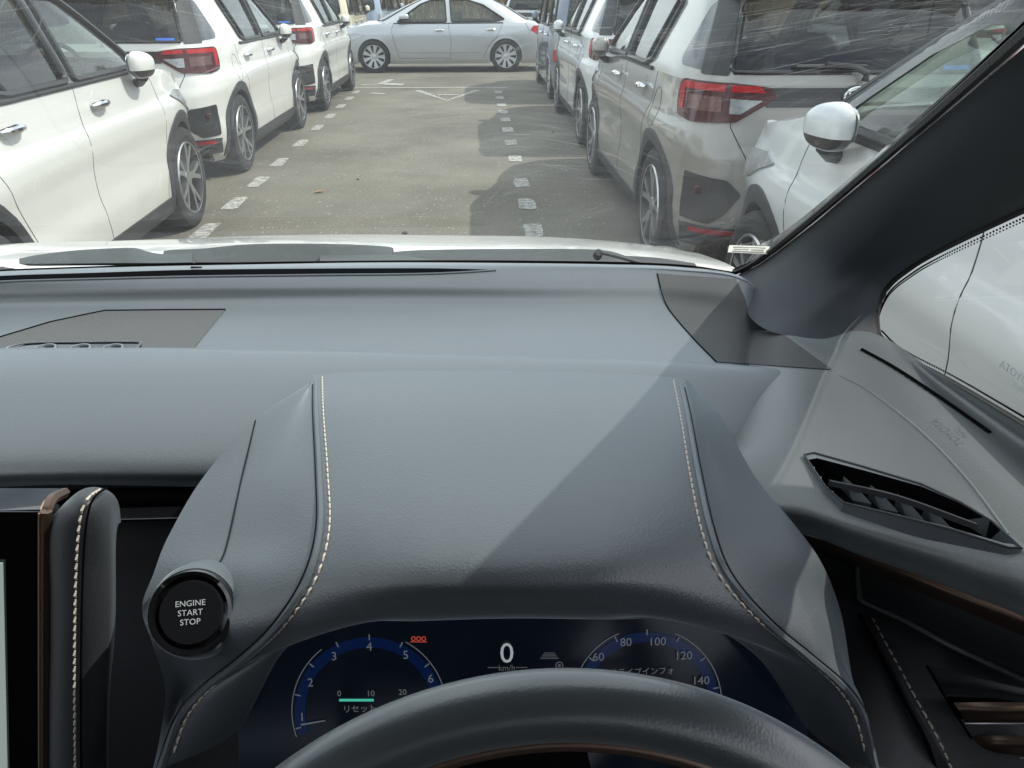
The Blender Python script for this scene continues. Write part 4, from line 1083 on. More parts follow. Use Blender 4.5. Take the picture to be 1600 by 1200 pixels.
V = ring_out + ring_in + [q - np.array([0, 0, .015]) for q in ring_out]
F = [(i, (i + 1) % n_, n_ + (i + 1) % n_, n_ + i) for i in range(n_)] + [(i, 2 * n_ + i, 2 * n_ + (i + 1) % n_, (i + 1) % n_) for i in range(n_)]
vo_ = mesh_obj('air_vent', V, F, M['pad'], own, False)
V = ring_in + deep; F = [(i, (i + 1) % n_, n_ + (i + 1) % n_, n_ + i) for i in range(n_)] + [tuple(range(n_, 2 * n_))]
mesh_obj('vent_well', V, F, M['black'], vo_, False)
seam('vent_rim', np.array(ring_out + ring_out[:1]) + [0, 0, .0005], M['plastic'], .0009, vo_)
hb_ = [vz(1296, 752, .004), vz(1400, 775, .005), vz(1526, 820, .006)]
bl_ = MB(); c_ = curve(hb_, 12); bl_.add(list(c_ + [0, -.0012, .001]) + list(c_ + [0, .0012, .001]) + list(c_ + [0, .0012, -.004]) + list(c_ + [0, -.0012, -.004]), gridfaces(4, 12) + [(k, k + 1, 36 + k + 1, 36 + k) for k in range(11)]); bl_.build('vent_blade', M['plastic'], vo_)
for (bx, by) in ((1318, 744), (1360, 757), (1402, 771), (1446, 786)):
    t0, t1, t2, t3 = vz(bx, by, .003), vz(bx + 42, by + 42, .002), vz(bx + 12, by + 44, .001), vz(bx + 28, by + 16, .001)
    f_ = MB(); d_ = np.array([.003, .004, -.016]); f_.add([vz(bx, by, .002), vz(bx + 20, by + 17, .002), vz(bx + 44, by + 43, -.001), vz(bx + 14, by + 38, -.007), vz(bx, by, .002) + d_, vz(bx + 42, by + 41, .001) + d_],
        [(0, 1, 3), (1, 2, 3), (0, 4, 1), (1, 4, 5, 2), (0, 3, 4), (3, 2, 5), (3, 5, 4)]); f_.build('vent_fin', M['fin'], vo_, smooth=False, sharp=None)
# fascia under the dash end: bronze strip, dark inset panel, stitched knee panel and louvres
def lf_(rows, name, mat, parent, na=24, nb=40): return patch(name, rows, mat, parent, na, nb)[0]
knee = lf_([[Y(1180, 826, .60), Y(1266, 838, .588), Y(1420, 890, .52), Y(1620, 968, .455), Y(1800, 1060, .42)],
            [Y(1180, 900, .61), Y(1290, 880, .60), Y(1420, 935, .53), Y(1620, 1010, .47), Y(1800, 1110, .43)],
            [Y(1200, 1000, .60), Y(1330, 960, .58), Y(1440, 1010, .52), Y(1620, 1080, .465), Y(1800, 1200, .43)],
            [Y(1240, 1120, .52), Y(1360, 1080, .50), Y(1460, 1120, .47), Y(1620, 1160, .44), Y(1800, 1280, .42)],
            [Y(1260, 1260, .42), Y(1380, 1240, .42), Y(1480, 1240, .42), Y(1620, 1260, .41), Y(1800, 1340, .40)]], 'knee_panel', M['hide_dark'], own)
lf_([[Y(1262, 838, .583), Y(1400, 884, .525), Y(1500, 922, .488), Y(1640, 975, .447)], [Y(1268, 848, .580), Y(1402, 897, .521), Y(1500, 936, .484), Y(1640, 990, .443)], [Y(1274, 858, .584), Y(1404, 912, .527), Y(1500, 952, .49), Y(1640, 1010, .449)]], 'bronze_strip', M['bronze'], knee, 10, 30)
lf_([[Y(1276, 866, .590), Y(1330, 882, .568), Y(1333, 890, .566)], [Y(1300, 900, .592), Y(1333, 910, .570), Y(1336, 915, .568)], [Y(1318, 940, .592), Y(1338, 945, .572), Y(1344, 946, .570)]], 'inset_panel', M['plastic'], knee, 8, 8)
ip = lf_([[Y(1340, 882, .562), Y(1400, 902, .532), Y(1500, 950, .492), Y(1640, 1005, .450)], [Y(1340, 900, .560), Y(1400, 925, .530), Y(1500, 972, .490), Y(1640, 1030, .448)],
     [Y(1344, 925, .562), Y(1410, 955, .530), Y(1500, 1000, .492), Y(1640, 1060, .450)], [Y(1352, 938, .568), Y(1412, 965, .536), Y(1500, 1012, .498), Y(1640, 1075, .456)]], 'inset_panel', M['plastic'], knee, 16, 30)
seam('panel_edge', curve([Y(1341, 881, .560), Y(1342, 925, .560), Y(1350, 940, .564), Y(1410, 968, .532), Y(1500, 1016, .494), Y(1640, 1080, .452)], 60), M['pad'], .0026, ip)
kn_l = curve([Y(1352, 958, .575), Y(1385, 1020, .53), Y(1420, 1085, .485), Y(1460, 1160, .45), Y(1492, 1240, .43)], 60)
seam('leather_gap', kn_l + [-.008, -.002, .001], M['black'], .002, knee); seam('seam_roll', kn_l + [.0, -.001, -.003], M['hide_dark'], .008, knee)
stitches(kn_l + np.array([.002, -.009, .003]), knee, L=.0066, gap=.0026, r=.001, up=(0, -1, .4))
# louvres at the bottom right
lv = lf_([[Y(1450, 1040, .478), Y(1530, 1060, .455), Y(1640, 1085, .435)], [Y(1465, 1070, .470), Y(1540, 1078, .450), Y(1640, 1095, .430)], [Y(1475, 1085, .478), Y(1545, 1090, .458), Y(1640, 1105, .438)]], 'vent_hood', M['plastic'], own, 10, 16)
for (y0_, y1_, mt) in ((1098, 1128, 'bronze'), (1150, 1182, 'bronze'), (1205, 1235, 'bronze')):
    lf_([[Y(1490 + (y0_ - 1098) * .5, y0_, .452), Y(1560, y0_ - 1, .440), Y(1650, y0_, .428)], [Y(1500 + (y0_ - 1098) * .5, (y0_ + y1_) / 2, .446), Y(1560, (y0_ + y1_) / 2, .434), Y(1650, (y0_ + y1_) / 2, .422)], [Y(1508 + (y0_ - 1098) * .5, y1_, .452), Y(1560, y1_, .440), Y(1650, y1_, .428)]], 'louvre', M[mt], lv, 6, 10)
    seam('louvre_edge', [Y(1508 + (y0_ - 1098) * .5, y1_ + 2, .450), Y(1560, y1_ + 2, .438), Y(1650, y1_ + 2, .426)], M['alloy'], .0009, lv)
prism('louvre_well', [Y(1480, 1088, .475), Y(1700, 1095, .445), Y(1700, 1300, .445), Y(1600, 1300, .455)], .01, M['black'], lv)
sl2 = MB().tube(curve([Y(1448, 1040, .474), Y(1490, 1110, .458), Y(1535, 1180, .446), Y(1570, 1240, .44)], 30), .0012, n=5); sl2.build('leather_gap', M['black'], lv)

# ---- windscreen pillar, its trim and the roof
def mix_row(ws, mids, sd):
    """ends are 3-D points, mids are (px,py,bulge): depth runs evenly between the ends, nearer by bulge"""
    d0, d1 = float((ws - _C) @ _F), float((sd - _C) @ _F); n = len(mids) + 1
    return [ws] + [D(px, py, d0 + (d1 - d0) * (k + 1) / n - b) for k, (px, py, b) in enumerate(mids)] + [sd]
prow = [
 mix_row(Y(1152, 430, 1.06), [(1160, 470, .035), (1178, 502, .06), (1218, 522, .07), (1290, 530, .045)], X(1372, 532, .458)),
 mix_row(Y(1190, 411, 1.02), [(1203, 440, .035), (1228, 470, .055), (1272, 486, .055), (1325, 490, .025)], X(1369, 488, .462)),
 mix_row(Y(1262, 357, .915), [(1285, 385, .014), (1312, 410, .018), (1342, 425, .010), (1368, 432, .004)], X(1388, 442, .468)),
 mix_row(Y(1360, 276, .775), [(1382, 302, .014), (1405, 328, .018), (1428, 352, .010), (1446, 372, .003)], X(1462, 391, .472)),
 mix_row(Y(1480, 176, .62), [(1502, 205, .014), (1525, 240, .018), (1552, 280, .010), (1575, 312, .003)], X(1590, 328, .472)),
 mix_row(Y(1640, 40, .45), [(1665, 75, .014), (1690, 125, .018), (1715, 185, .010), (1735, 230, .003)], X(1748, 258, .462)),
 mix_row(Y(1790, -85, .33), [(1815, -40, .014), (1840, 20, .018), (1865, 90, .010), (1885, 150, .003)], X(1900, 190, .45))]
pl, pp_ = patch('windscreen_pillar', prow, M['pillar'], own, 60, 40)
out_ = np.array([.035, .03, .035]); e0, e1 = pp_[:, 0], pp_[:, -1]
V = list(e0) + list(e0 + out_) + list(e1 + (e1 - _C) / np.linalg.norm(e1 - _C, axis=1)[:, None] * .03 + [0, .004, .012]) + list(e1)
mesh_obj('pillar_body', V, gridfaces(4, 60), M['gloss_black'], pl)
# edge seal between pillar trim and glass
seam('glass_seal', curve([r[0] + np.array([-.004, .003, .003]) for r in prow], 50), M['trim'], .0045, pl)
sd_l = curve([X(1372, 540, .462), X(1366, 505, .466), X(1368, 478, .468), X(1384, 445, .474), X(1415, 418, .477), X(1462, 389, .478), X(1590, 326, .478), X(1748, 255, .468), X(1900, 188, .456)], 80)
seam('window_seal', sd_l, M['rubber'], .0065, pl)
bt_l = curve([X(1370, 528, .452), X(1400, 556, .455), X(1480, 600, .457), X(1560, 648, .458), X(1640, 697, .459), X(1800, 792, .46)], 40)
seam('window_seal', bt_l, M['rubber'], .0065, rd)
# side glass
gl_poly = [X(1374, 545, .468), X(1366, 505, .471), X(1367, 478, .474), X(1384, 443, .480), X(1415, 416, .483), X(1462, 387, .484), X(1590, 322, .484), X(1748, 252, .474), X(1900, 185, .462)]
bt_p = [X(1900, 860, .464), X(1640, 700, .464), X(1480, 606, .464)]
M['side_glass'] = glass('side_window_glass', (.86, .90, .88), veil=.035)
V = gl_poly + bt_p; mb_ = MB(); k = len(V); c_ = np.mean(V, axis=0); mb_.add(V + [c_], [(i, (i + 1) % k, k) for i in range(k)]); sg_ = mb_.build('side_window', M['side_glass'], own, smooth=False)
fd_ = MB()
for L_, s_, w_ in ((sd_l, np.array([.005, 0, 0]), np.array([0, -.35, -1.0])), (bt_l, np.array([.004, 0, 0]), np.array([0, 0, 1.0]))):
    Q = curve(L_, 230) if L_ is sd_l else curve(L_, 130)
    for i, q in enumerate(Q[8:-1] if L_ is sd_l else Q):
        for r_ in (range(2) if L_ is sd_l else range(1)): fd_.box(q + s_ + w_ / np.linalg.norm(w_) * (.0085 + .0030 * r_), (.0008, .0017 - .0004 * r_, .0017 - .0004 * r_))
f2_ = fd_.build('glass_frit', M['black'], sg_, smooth=False, sharp=None); f2_['kind'] = 'stuff'
M['etch'] = simple('etched_mark', (.40, .44, .45), .6)
def sideM(px, py, o=0): q = X(px, py, .458); return Matrix(((0, 0, 1, q[0]), (1, 0, 0, q[1]), (0, 1, 0, q[2]), (0, 0, 0, 1)))
text_obj('TOYOTA', .011, sideM(1588, 585), M['etch'], 'glass_marking', sg_, extrude=.0001)
text_obj('AGC', .008, sideM(1590, 604), M['etch'], 'glass_marking', sg_, extrude=.0001)
# windscreen: curved glass between the cowl line, the pillars and the roof edge
low = [p + np.array([0, .012, .002]) for p in (Z(-700, 500, 1.115), Z(-200, 436, 1.116), Z(200, 416, 1.118), Z(600, 409, 1.118), Z(900, 410, 1.118), Z(1060, 415, 1.118))] + [prow[0][0] + np.array([.002, .008, .006])]
L_up = np.array([(-1.02, .42, 1.40), (-.85, .38, 1.50), (-.55, .33, 1.545), (-.25, .30, 1.555), (0, .29, 1.55), (.12, .29, 1.53), prow[6][0] + np.array([.002, .008, .006])])
rows_ = []; S0 = [np.array(p) for p in low]
for t in np.linspace(0, 1, 7):
    rw_ = []
    for j in range(7):
        if j == 6: rw_.append(cr(np.array([r[0] for r in prow]), [t * 6])[0] + np.array([.004, .010, .008])); continue
        bow = np.array([0, .05, .06]) * math.sin(math.pi * t) * (.5 + .5 * math.sin(math.pi * j / 6)) * .5
        rw_.append(S0[j] * (1 - t) + L_up[j] * t + bow)
    rows_.append(rw_)
def windscreen_mat():
    m, nt, b = new_mat('windscreen_glass'); nt.nodes.remove(b); out = nt.nodes['Material Output']
    tr = N(nt, 'BsdfTransparent'); tr.inputs[0].default_value = (.865, .925, .905, 1); gl = N(nt, 'BsdfGlossy'); gl.inputs['Roughness'].default_value = .0
    lw = N(nt, 'LayerWeight'); pw = N(nt, 'Math', operation='POWER'); pw.inputs[1].default_value = 5; nt.links.new(lw.outputs['Facing'], pw.inputs[0]); lw.inputs['Blend'].default_value = .5
    ma = N(nt, 'MapRange'); ma.inputs['To Min'].default_value = .045; ma.inputs['To Max'].default_value = .7; nt.links.new(pw.outputs[0], ma.inputs[0])
    mx = N(nt, 'MixShader'); nt.links.new(ma.outputs[0], mx.inputs[0]); nt.links.new(tr.outputs[0], mx.inputs[1]); nt.links.new(gl.outputs[0], mx.inputs[2])
    tl = N(nt, 'BsdfTranslucent'); tl.inputs[0].default_value = (.9, .92, .92, 1); df = N(nt, 'BsdfDiffuse'); df.inputs[0].default_value = (.8, .82, .82, 1); md = N(nt, 'MixShader'); md.inputs[0].default_value = .35
    nt.links.new(tl.outputs[0], md.inputs[1]); nt.links.new(df.outputs[0], md.inputs[2])
    tc = N(nt, 'TexCoord'); haze = None; acc = None
    def scratch(rot, sx, sy, thr, wdt, mask_scale, mask_lo, strength, seed):
        mp0 = N(nt, 'Mapping'); mp0.inputs['Location'].default_value = (seed, seed * .7, 0); nt.links.new(tc.outputs['Object'], mp0.inputs[0])
        wn = N(nt, 'TexNoise'); wn.inputs['Scale'].default_value = 3.5; nt.links.new(mp0.outputs[0], wn.inputs['Vector'])
        ad = N(nt, 'VectorMath', operation='MULTIPLY_ADD'); ad.inputs[1].default_value = (.09, .09, .09); nt.links.new(wn.outputs['Color'], ad.inputs[0]); nt.links.new(mp0.outputs[0], ad.inputs[2])
        mp = N(nt, 'Mapping'); mp.inputs['Rotation'].default_value = (0, 0, rot); mp.inputs['Scale'].default_value = (sx, sy, 1); mp.vector_type = 'TEXTURE' if False else 'POINT'
        sw_ = N(nt, 'Mapping'); nt.links.new(ad.outputs[0], sw_.inputs[0]); sw_.inputs['Rotation'].default_value = (0, 0, rot); nt.links.new(sw_.outputs[0], mp.inputs[0]); mp.inputs['Rotation'].default_value = (0, 0, 0)
        n_1 = N(nt, 'TexNoise'); n_1.inputs['Scale'].default_value = 1; n_1.inputs['Detail'].default_value = 2; nt.links.new(mp.outputs[0], n_1.inputs['Vector'])
        r_1 = N(nt, 'MapRange'); r_1.inputs['From Min'].default_value = thr; r_1.inputs['From Max'].default_value = thr + wdt; nt.links.new(n_1.outputs[0], r_1.inputs[0])
        n_2 = N(nt, 'TexNoise'); n_2.inputs['Scale'].default_value = mask_scale; n_2.inputs['Detail'].default_value = 3; nt.links.new(mp0.outputs[0], n_2.inputs['Vector'])
        r_2 = N(nt, 'MapRange'); r_2.inputs['From Min'].default_value = mask_lo; r_2.inputs['From Max'].default_value = mask_lo + .14; r_2.inputs['To Max'].default_value = strength; nt.links.new(n_2.outputs[0], r_2.inputs[0])
        mu = N(nt, 'Math', operation='MULTIPLY'); nt.links.new(r_1.outputs[0], mu.inputs[0]); nt.links.new(r_2.outputs[0], mu.inputs[1]); return mu.outputs[0]
    outs = [scratch(.5, 14, 900, .63, .03, 7, .50, .12, 1), scratch(-.35, 12, 800, .63, .03, 6, .52, .10, 5), scratch(1.15, 16, 1000, .64, .03, 8, .54, .10, 9), scratch(.1, 9, 1200, .62, .04, 5, .50, .08, 14), scratch(.9, 18, 900, .63, .03, 9, .55, .10, 21)]
    # dust specks
    vo2 = N(nt, 'TexVoronoi'); vo2.inputs['Scale'].default_value = 120; nt.links.new(tc.outputs['Object'], vo2.inputs['Vector']); wn2 = N(nt, 'TexWhiteNoise'); nt.links.new(vo2.outputs['Position'], wn2.inputs['Vector'])
    g_ = N(nt, 'Math', operation='GREATER_THAN'); g_.inputs[1].default_value = .965; nt.links.new(wn2.outputs[0], g_.inputs[0]); l_ = N(nt, 'Math', operation='LESS_THAN'); l_.inputs[1].default_value = .085; nt.links.new(vo2.outputs['Distance'], l_.inputs[0])
    mu = N(nt, 'Math', operation='MULTIPLY'); nt.links.new(g_.outputs[0], mu.inputs[0]); nt.links.new(l_.outputs[0], mu.inputs[1]); m3 = N(nt, 'Math', operation='MULTIPLY'); m3.inputs[1].default_value = .22; nt.links.new(mu.outputs[0], m3.inputs[0]); outs.append(m3.outputs[0])
    n3 = N(nt, 'TexNoise'); n3.inputs['Scale'].default_value = 4; n3.inputs['Detail'].default_value = 5; nt.links.new(tc.outputs['Object'], n3.inputs['Vector']); r3 = N(nt, 'MapRange'); r3.inputs['From Min'].default_value = .35; r3.inputs['From Max'].default_value = .68; r3.inputs['To Min'].default_value = .004; r3.inputs['To Max'].default_value = .042; nt.links.new(n3.outputs[0], r3.inputs[0]); outs.append(r3.outputs[0])
    acc = outs[0]
    for o in outs[1:]: a_ = N(nt, 'Math', operation='ADD'); nt.links.new(acc, a_.inputs[0]); nt.links.new(o, a_.inputs[1]); acc = a_.outputs[0]
    m2 = N(nt, 'MixShader'); nt.links.new(acc, m2.inputs[0]); nt.links.new(mx.outputs[0], m2.inputs[1]); nt.links.new(md.outputs[0], m2.inputs[2]); nt.links.new(m2.outputs[0], out.inputs['Surface']); return m
M['windscreen'] = windscreen_mat()
wsn, wp_ = patch('windscreen', rows_, M['windscreen'], own, 40, 60)
# dark ceramic band along the right edge of the glass
bd = MB(); e_a = wp_[:, -1] + [-.002, -.003, -.003]; e_b = wp_[:, -1] * .0 + (wp_[:, -1] + (wp_[:, -4] - wp_[:, -1]) / np.linalg.norm(wp_[:, -4] - wp_[:, -1], axis=1)[:, None] * .013) + [0, -.003, -.003]
bd.add(list(e_a) + list(e_b), gridfaces(2, len(e_a))); bd.build('ceramic_band', M['black'], wsn)
# service sticker on the glass, lower right
def wsY(px, py):
    best = None; r = _ray(px, py); rn = r / np.linalg.norm(r); Q = wp_.reshape(-1, 3) - _C; t = Q @ rn; d = np.linalg.norm(Q - t[:, None] * rn, axis=1); i = np.argsort(d)[:4]; return _C + rn * (t[i] / (d[i] + 1e-6)).sum() / (1 / (d[i] + 1e-6)).sum() * .996
cq = [wsY(1140, 383), wsY(1203, 386), wsY(1199, 398), wsY(1136, 395)]; yq = float(np.mean([q[1] for q in cq])); cq = [Y(1140, 383, yq + .012), Y(1203, 385, yq + .010), Y(1199, 397, yq - .006), Y(1137, 394, yq - .006)]
stk = prism('service_sticker', cq[::-1], .0006, simple('sticker_paper', (.55, .53, .46), .6), wsn)
for (a0, a1, v) in ((.10, .9, .25), (.12, .5, .55), (.55, .88, .55), (.1, .9, .82)):
    f = lambda u, v_: cq[0] * (1 - u) * (1 - v_) + cq[1] * u * (1 - v_) + cq[2] * u * v_ + cq[3] * (1 - u) * v_ + np.array([0, -.0008, .0004])
    mesh_obj('sticker_print', [f(a0, v - .07), f(a1, v - .07), f(a1, v + .07), f(a0, v + .07)], [(0, 1, 2, 3)], simple('sticker_ink', (.16, .16, .15), .6), stk, False)
# roof, rails, doors and floor of the cabin (they cast the shade the photograph shows)
rim_r = prow[6][0]
hl_ = [(.30, -2.2, 1.52), (.30, -.6, 1.545), (.29, .05, 1.53), tuple(rim_r + [.02, .0, .03]), (.12, .31, 1.56), (0, .31, 1.58), (-.25, .32, 1.585), (-.55, .35, 1.575), (-.85, .40, 1.53), (-1.02, .44, 1.44), (-1.08, .05, 1.53), (-1.10, -2.2, 1.52)]
M['headlining'] = simple('headlining_cloth', (.16, .16, .15), .95)
prism('roof', [np.array(p) + [0, 0, .03] for p in hl_], .03, M['headlining'], own)
rl = MB(); _b6 = [np.array([.30, -.6, 1.545]) * (1 - t) + np.array([.385, -.6, 1.47]) * t for t in np.linspace(0, 1, 40)]; rl.add([tuple(q + [0, 0, .001]) for q in pp_[-3]] + [tuple(q) for q in _b6], gridfaces(2, 40)); rl.tube([tuple(prow[5][5] + np.array([.04, .0, .035])), tuple(prow[6][5] + np.array([.03, .0, .025])), (.42, .2, 1.455), (.40, 0, 1.47), (.37, -.6, 1.48), (.36, -2.2, 1.46)], .05, n=10)
rl.tube([tuple(rim_r + [.02, .02, .01]), (.31, .05, 1.53), (.31, -.6, 1.54), (.31, -2.2, 1.52)], .045, n=10); rl.add([tuple(rim_r), (.30, -.6, 1.545), (.30, -2.2, 1.52), (.385, -2.2, 1.45), (.385, -.6, 1.47), tuple(prow[6][5])], [(0, 1, 4, 5), (1, 2, 3, 4)]); rl.build('roof_rail', M['headlining'], own)
dr_ = MB(); dr_.box((.52, -.75, .72), (.10, 2.2, .80), bev=.02); dr_.build('door_panel', M['plastic'], own)
dr_ = MB(); dr_.box((-1.26, -.45, .70), (.10, 3.0, .80), bev=.02); dr_.build('door_panel', M['plastic'], own)
lp_ = MB(); lp_.tube([(-1.12, 1.0, 1.10), (-1.08, .72, 1.28), (-1.03, .44, 1.44)], [.05, .045, .045], n=10); lp_.tube([(-1.10, -.8, 1.05), (-1.02, -.85, 1.5)], .05, n=10); lp_.tube([(.50, -.75, 1.05), (.38, -.8, 1.48)], .05, n=10); lp_.build_split('pillar_trim', M['pillar'], own, key=lambda c: (c[0] > 0, c[1] > 0))
fl_ = MB(); fl_.box((-.4, -.4, .30), (1.8, 3.2, .05)); fl_.box((-.4, -2.1, .85), (1.8, .08, 1.1)); fl_.box((-.4, .92, .62), (1.75, .1, .72)); fl_.build('cabin_floor', M['black'], own)
# driver's door mirror, just cut by the picture's right edge
mr_ = MB(); c = X(1680, 745, .66); rounded(mr_, c, (.20, .10, .15), e=2.8, n=24, m=16); mr_.build('door_mirror', M['gloss_black'], own)

# ---- bonnet, cowl and wipers outside
bn_rows = []
for t, yv, zc in ((0, 1.20, 1.067), (1, 1.32, 1.0645), (2, 1.46, 1.041), (3, 1.65, .995), (4, 1.85, .93), (5, 2.05, .85), (6, 2.12, .72)):
    r_ = []
    for x in (-1.22, -1.0, -.75, -.37, -.05, .15, .33, .46):
        u = (x + .37) / .85; dz = -.042 * max(0, abs(u) - .05) ** 2.0 - .03 * max(0, abs(u) - .75); dy = -.14 * u * u if t > 3 else -.03 * u * u
        r_.append(np.array([x, yv + dy, zc + dz + (.010 * math.exp(-((abs(u) - .72) / .12) ** 2))]))
    bn_rows.append(r_)
bn, _ = patch('bonnet', bn_rows, M['own_white'] if 'own_white' in M else M['white'], own, 40, 60)
wgf = MB()
for sg in (1, -1):
    V = []
    for yy in np.linspace(1.1, 2.15, 12):
        e = (yy - 1.1) / 1.05; zt = 1.02 - .25 * e ** 2; xe = -.37 + sg * (.86 + .06 * math.sin(e * 3.1)); xi = -.37 + sg * .80
        for (xx, zz) in ((xi, zt + .005), (xe - sg * .03, zt - .03), (xe, zt - .12), (xe, zt - .35)): V.append((xx, yy, zz))
    wgf.add(V, gridfaces(12, 4))
wgf.add([(-1.22, 2.1, .75), (.48, 2.1, .75), (.48, 2.2, .45), (-1.22, 2.2, .45)], [(0, 1, 2, 3)]); wgf.build('front_wing', M['white'], own)
cw_rows = [[Z(px, py, 1.112) + [0, .006, 0] for px, py in ((-700, 500), (-200, 436), (200, 416), (600, 409), (900, 410), (1060, 415), (1150, 427))]]
cw_rows.append([p + np.array([0, .05, -.040]) for p in cw_rows[0]]); cw_rows.append([p + np.array([0, .12, -.050]) for p in cw_rows[0]]); cw_rows.append([p + np.array([0, .20, -.052]) for p in cw_rows[0]])
patch('cowl', cw_rows, M['clad'], own, 12, 40)
def wiper(name, outer, inner, ymid, parent=own, mat=None):
    """aero blade: outline given along its upper and lower edges"""
    n = 40; A = curve([Y(px, py, ymid + .035) for px, py in outer], n); B = curve([Y(px, py, ymid) for px, py in inner], n)
    mb = MB(); V = list(A) + list(B) + list(B + [0, .02, -.01]) + list(A + [0, .02, -.006]); mb.add(V, gridfaces(4, n) + [(3 * n + k, 3 * n + k + 1, k + 1, k) for k in range(n - 1)] + [(0, n, 2 * n, 3 * n), (n - 1, 4 * n - 1, 3 * n - 1, 2 * n - 1)]); return mb.build(name, mat or M['wiper'], parent)
M['wiper'] = simple('wiper_rubber_grey', (.050, .058, .058), .6, var=.15, vs=25)
wiper('wiper_arm', [(30, 404), (60, 398), (120, 391), (185, 387.5), (205, 388), (225, 394), (250, 397), (300, 396)], [(30, 412), (60, 412), (120, 411.5), (185, 411), (205, 411), (225, 411), (250, 411), (300, 410)], 1.115)
wiper('wiper_blade', [(255, 396), (262, 391), (320, 388), (380, 382), (440, 380.5), (520, 381), (570, 383), (608, 386), (613, 392)], [(255, 410), (262, 410), (320, 410), (380, 410), (440, 410), (520, 410), (570, 408), (608, 403), (613, 401)], 1.13)
wiper('wiper_blade', [(500, 399), (560, 398), (620, 399), (660, 403), (700, 408)], [(500, 410), (560, 409), (620, 409), (660, 409), (700, 409.5)], 1.10)
wa = wiper('wiper_arm', [(610, 394), (650, 391), (720, 389.5), (800, 389), (880, 389), (930, 390), (960, 394), (1000, 408)], [(610, 410), (650, 410), (720, 410), (800, 410), (880, 411), (930, 411), (960, 412), (1000, 413)], 1.12)
pv = lathe_at([(-.01, .007), (.002, .0065), (.004, .005), (.004, .0001)], frame_at(Y(935, 396, 1.112), (0, -.8, .6)), 20).build('wiper_pivot', M['clad'], wa)
seam('washer_line', curve([Y(938, 395, 1.11), Y(955, 399, 1.105), Y(985, 407, 1.10), Y(1003, 412, 1.098)], 20), M['plastic'], .0022, wa)
# ------------------------------------------------------------------ ground, markings, background
def sheet(name, pts, z, mat, kind='structure', th=0):
    P = [(p[0], p[1], z) for p in pts]; o = mesh_obj(name, P, [tuple(range(len(P)))], mat, None, False); o['kind'] = kind; return o
def asphalt():
    m, nt, b = new_mat('asphalt'); tc = N(nt, 'TexCoord')
    n1 = N(nt, 'TexNoise'); n1.inputs['Scale'].default_value = .55; n1.inputs['Detail'].default_value = 6
    n2 = N(nt, 'TexNoise'); n2.inputs['Scale'].default_value = 55; n2.inputs['Detail'].default_value = 6; n2.inputs['Roughness'].default_value = .75
    vo = N(nt, 'TexVoronoi'); vo.inputs['Scale'].default_value = 42
    for x in (n1, n2, vo): nt.links.new(tc.outputs['Object'], x.inputs['Vector'])
    r1 = N(nt, 'ValToRGB'); r1.color_ramp.elements[0].color = (.132, .119, .092, 1); r1.color_ramp.elements[1].color = (.186, .170, .134, 1); r1.color_ramp.elements[0].position = .35; r1.color_ramp.elements[1].position = .65
    nt.links.new(n1.outputs[0], r1.inputs[0])
    mr = N(nt, 'MapRange'); mr.inputs['From Min'].default_value = .3; mr.inputs['From Max'].default_value = .7; mr.inputs['To Min'].default_value = .55; mr.inputs['To Max'].default_value = 1.45
    nt.links.new(n2.outputs[0], mr.inputs[0])
    mu = N(nt, 'VectorMath', operation='SCALE'); nt.links.new(r1.outputs[0], mu.inputs[0]); nt.links.new(mr.outputs[0], mu.inputs['Scale'])
    # oil-stained, patched areas
    n4 = N(nt, 'TexNoise'); n4.inputs['Scale'].default_value = .9; n4.inputs['Detail'].default_value = 9; n4.inputs['Roughness'].default_value = .65; nt.links.new(tc.outputs['Object'], n4.inputs['Vector'])
    m4 = N(nt, 'MapRange'); m4.inputs['From Min'].default_value = .38; m4.inputs['From Max'].default_value = .56; m4.inputs['To Min'].default_value = .80; m4.inputs['To Max'].default_value = 1.04; nt.links.new(n4.outputs[0], m4.inputs[0])
    mu2 = N(nt, 'VectorMath', operation='SCALE'); nt.links.new(mu.outputs[0], mu2.inputs[0]); nt.links.new(m4.outputs[0], mu2.inputs['Scale']); mu = mu2
    # pale grit: a few voronoi cells
    wn = N(nt, 'TexWhiteNoise'); nt.links.new(vo.outputs['Position'], wn.inputs['Vector'])
    lt = N(nt, 'Math', operation='GREATER_THAN'); lt.inputs[1].default_value = .97; nt.links.new(wn.outputs[0], lt.inputs[0])
    l2 = N(nt, 'Math', operation='LESS_THAN'); l2.inputs[1].default_value = .42; nt.links.new(vo.outputs['Distance'], l2.inputs[0])
    an = N(nt, 'Math', operation='MULTIPLY'); nt.links.new(lt.outputs[0], an.inputs[0]); nt.links.new(l2.outputs[0], an.inputs[1])
    mx = N(nt, 'MixRGB'); mx.inputs['Color2'].default_value = (.30, .28, .24, 1); nt.links.new(an.outputs[0], mx.inputs[0]); nt.links.new(mu.outputs[0], mx.inputs['Color1'])
    nt.links.new(mx.outputs[0], b.inputs['Base Color']); b.inputs['Roughness'].default_value = .85
    bu = N(nt, 'Bump'); bu.inputs['Strength'].default_value = .5; bu.inputs['Distance'].default_value = .006; nt.links.new(n2.outputs[0], bu.inputs['Height']); nt.links.new(bu.outputs[0], b.inputs['Normal'])
    return m
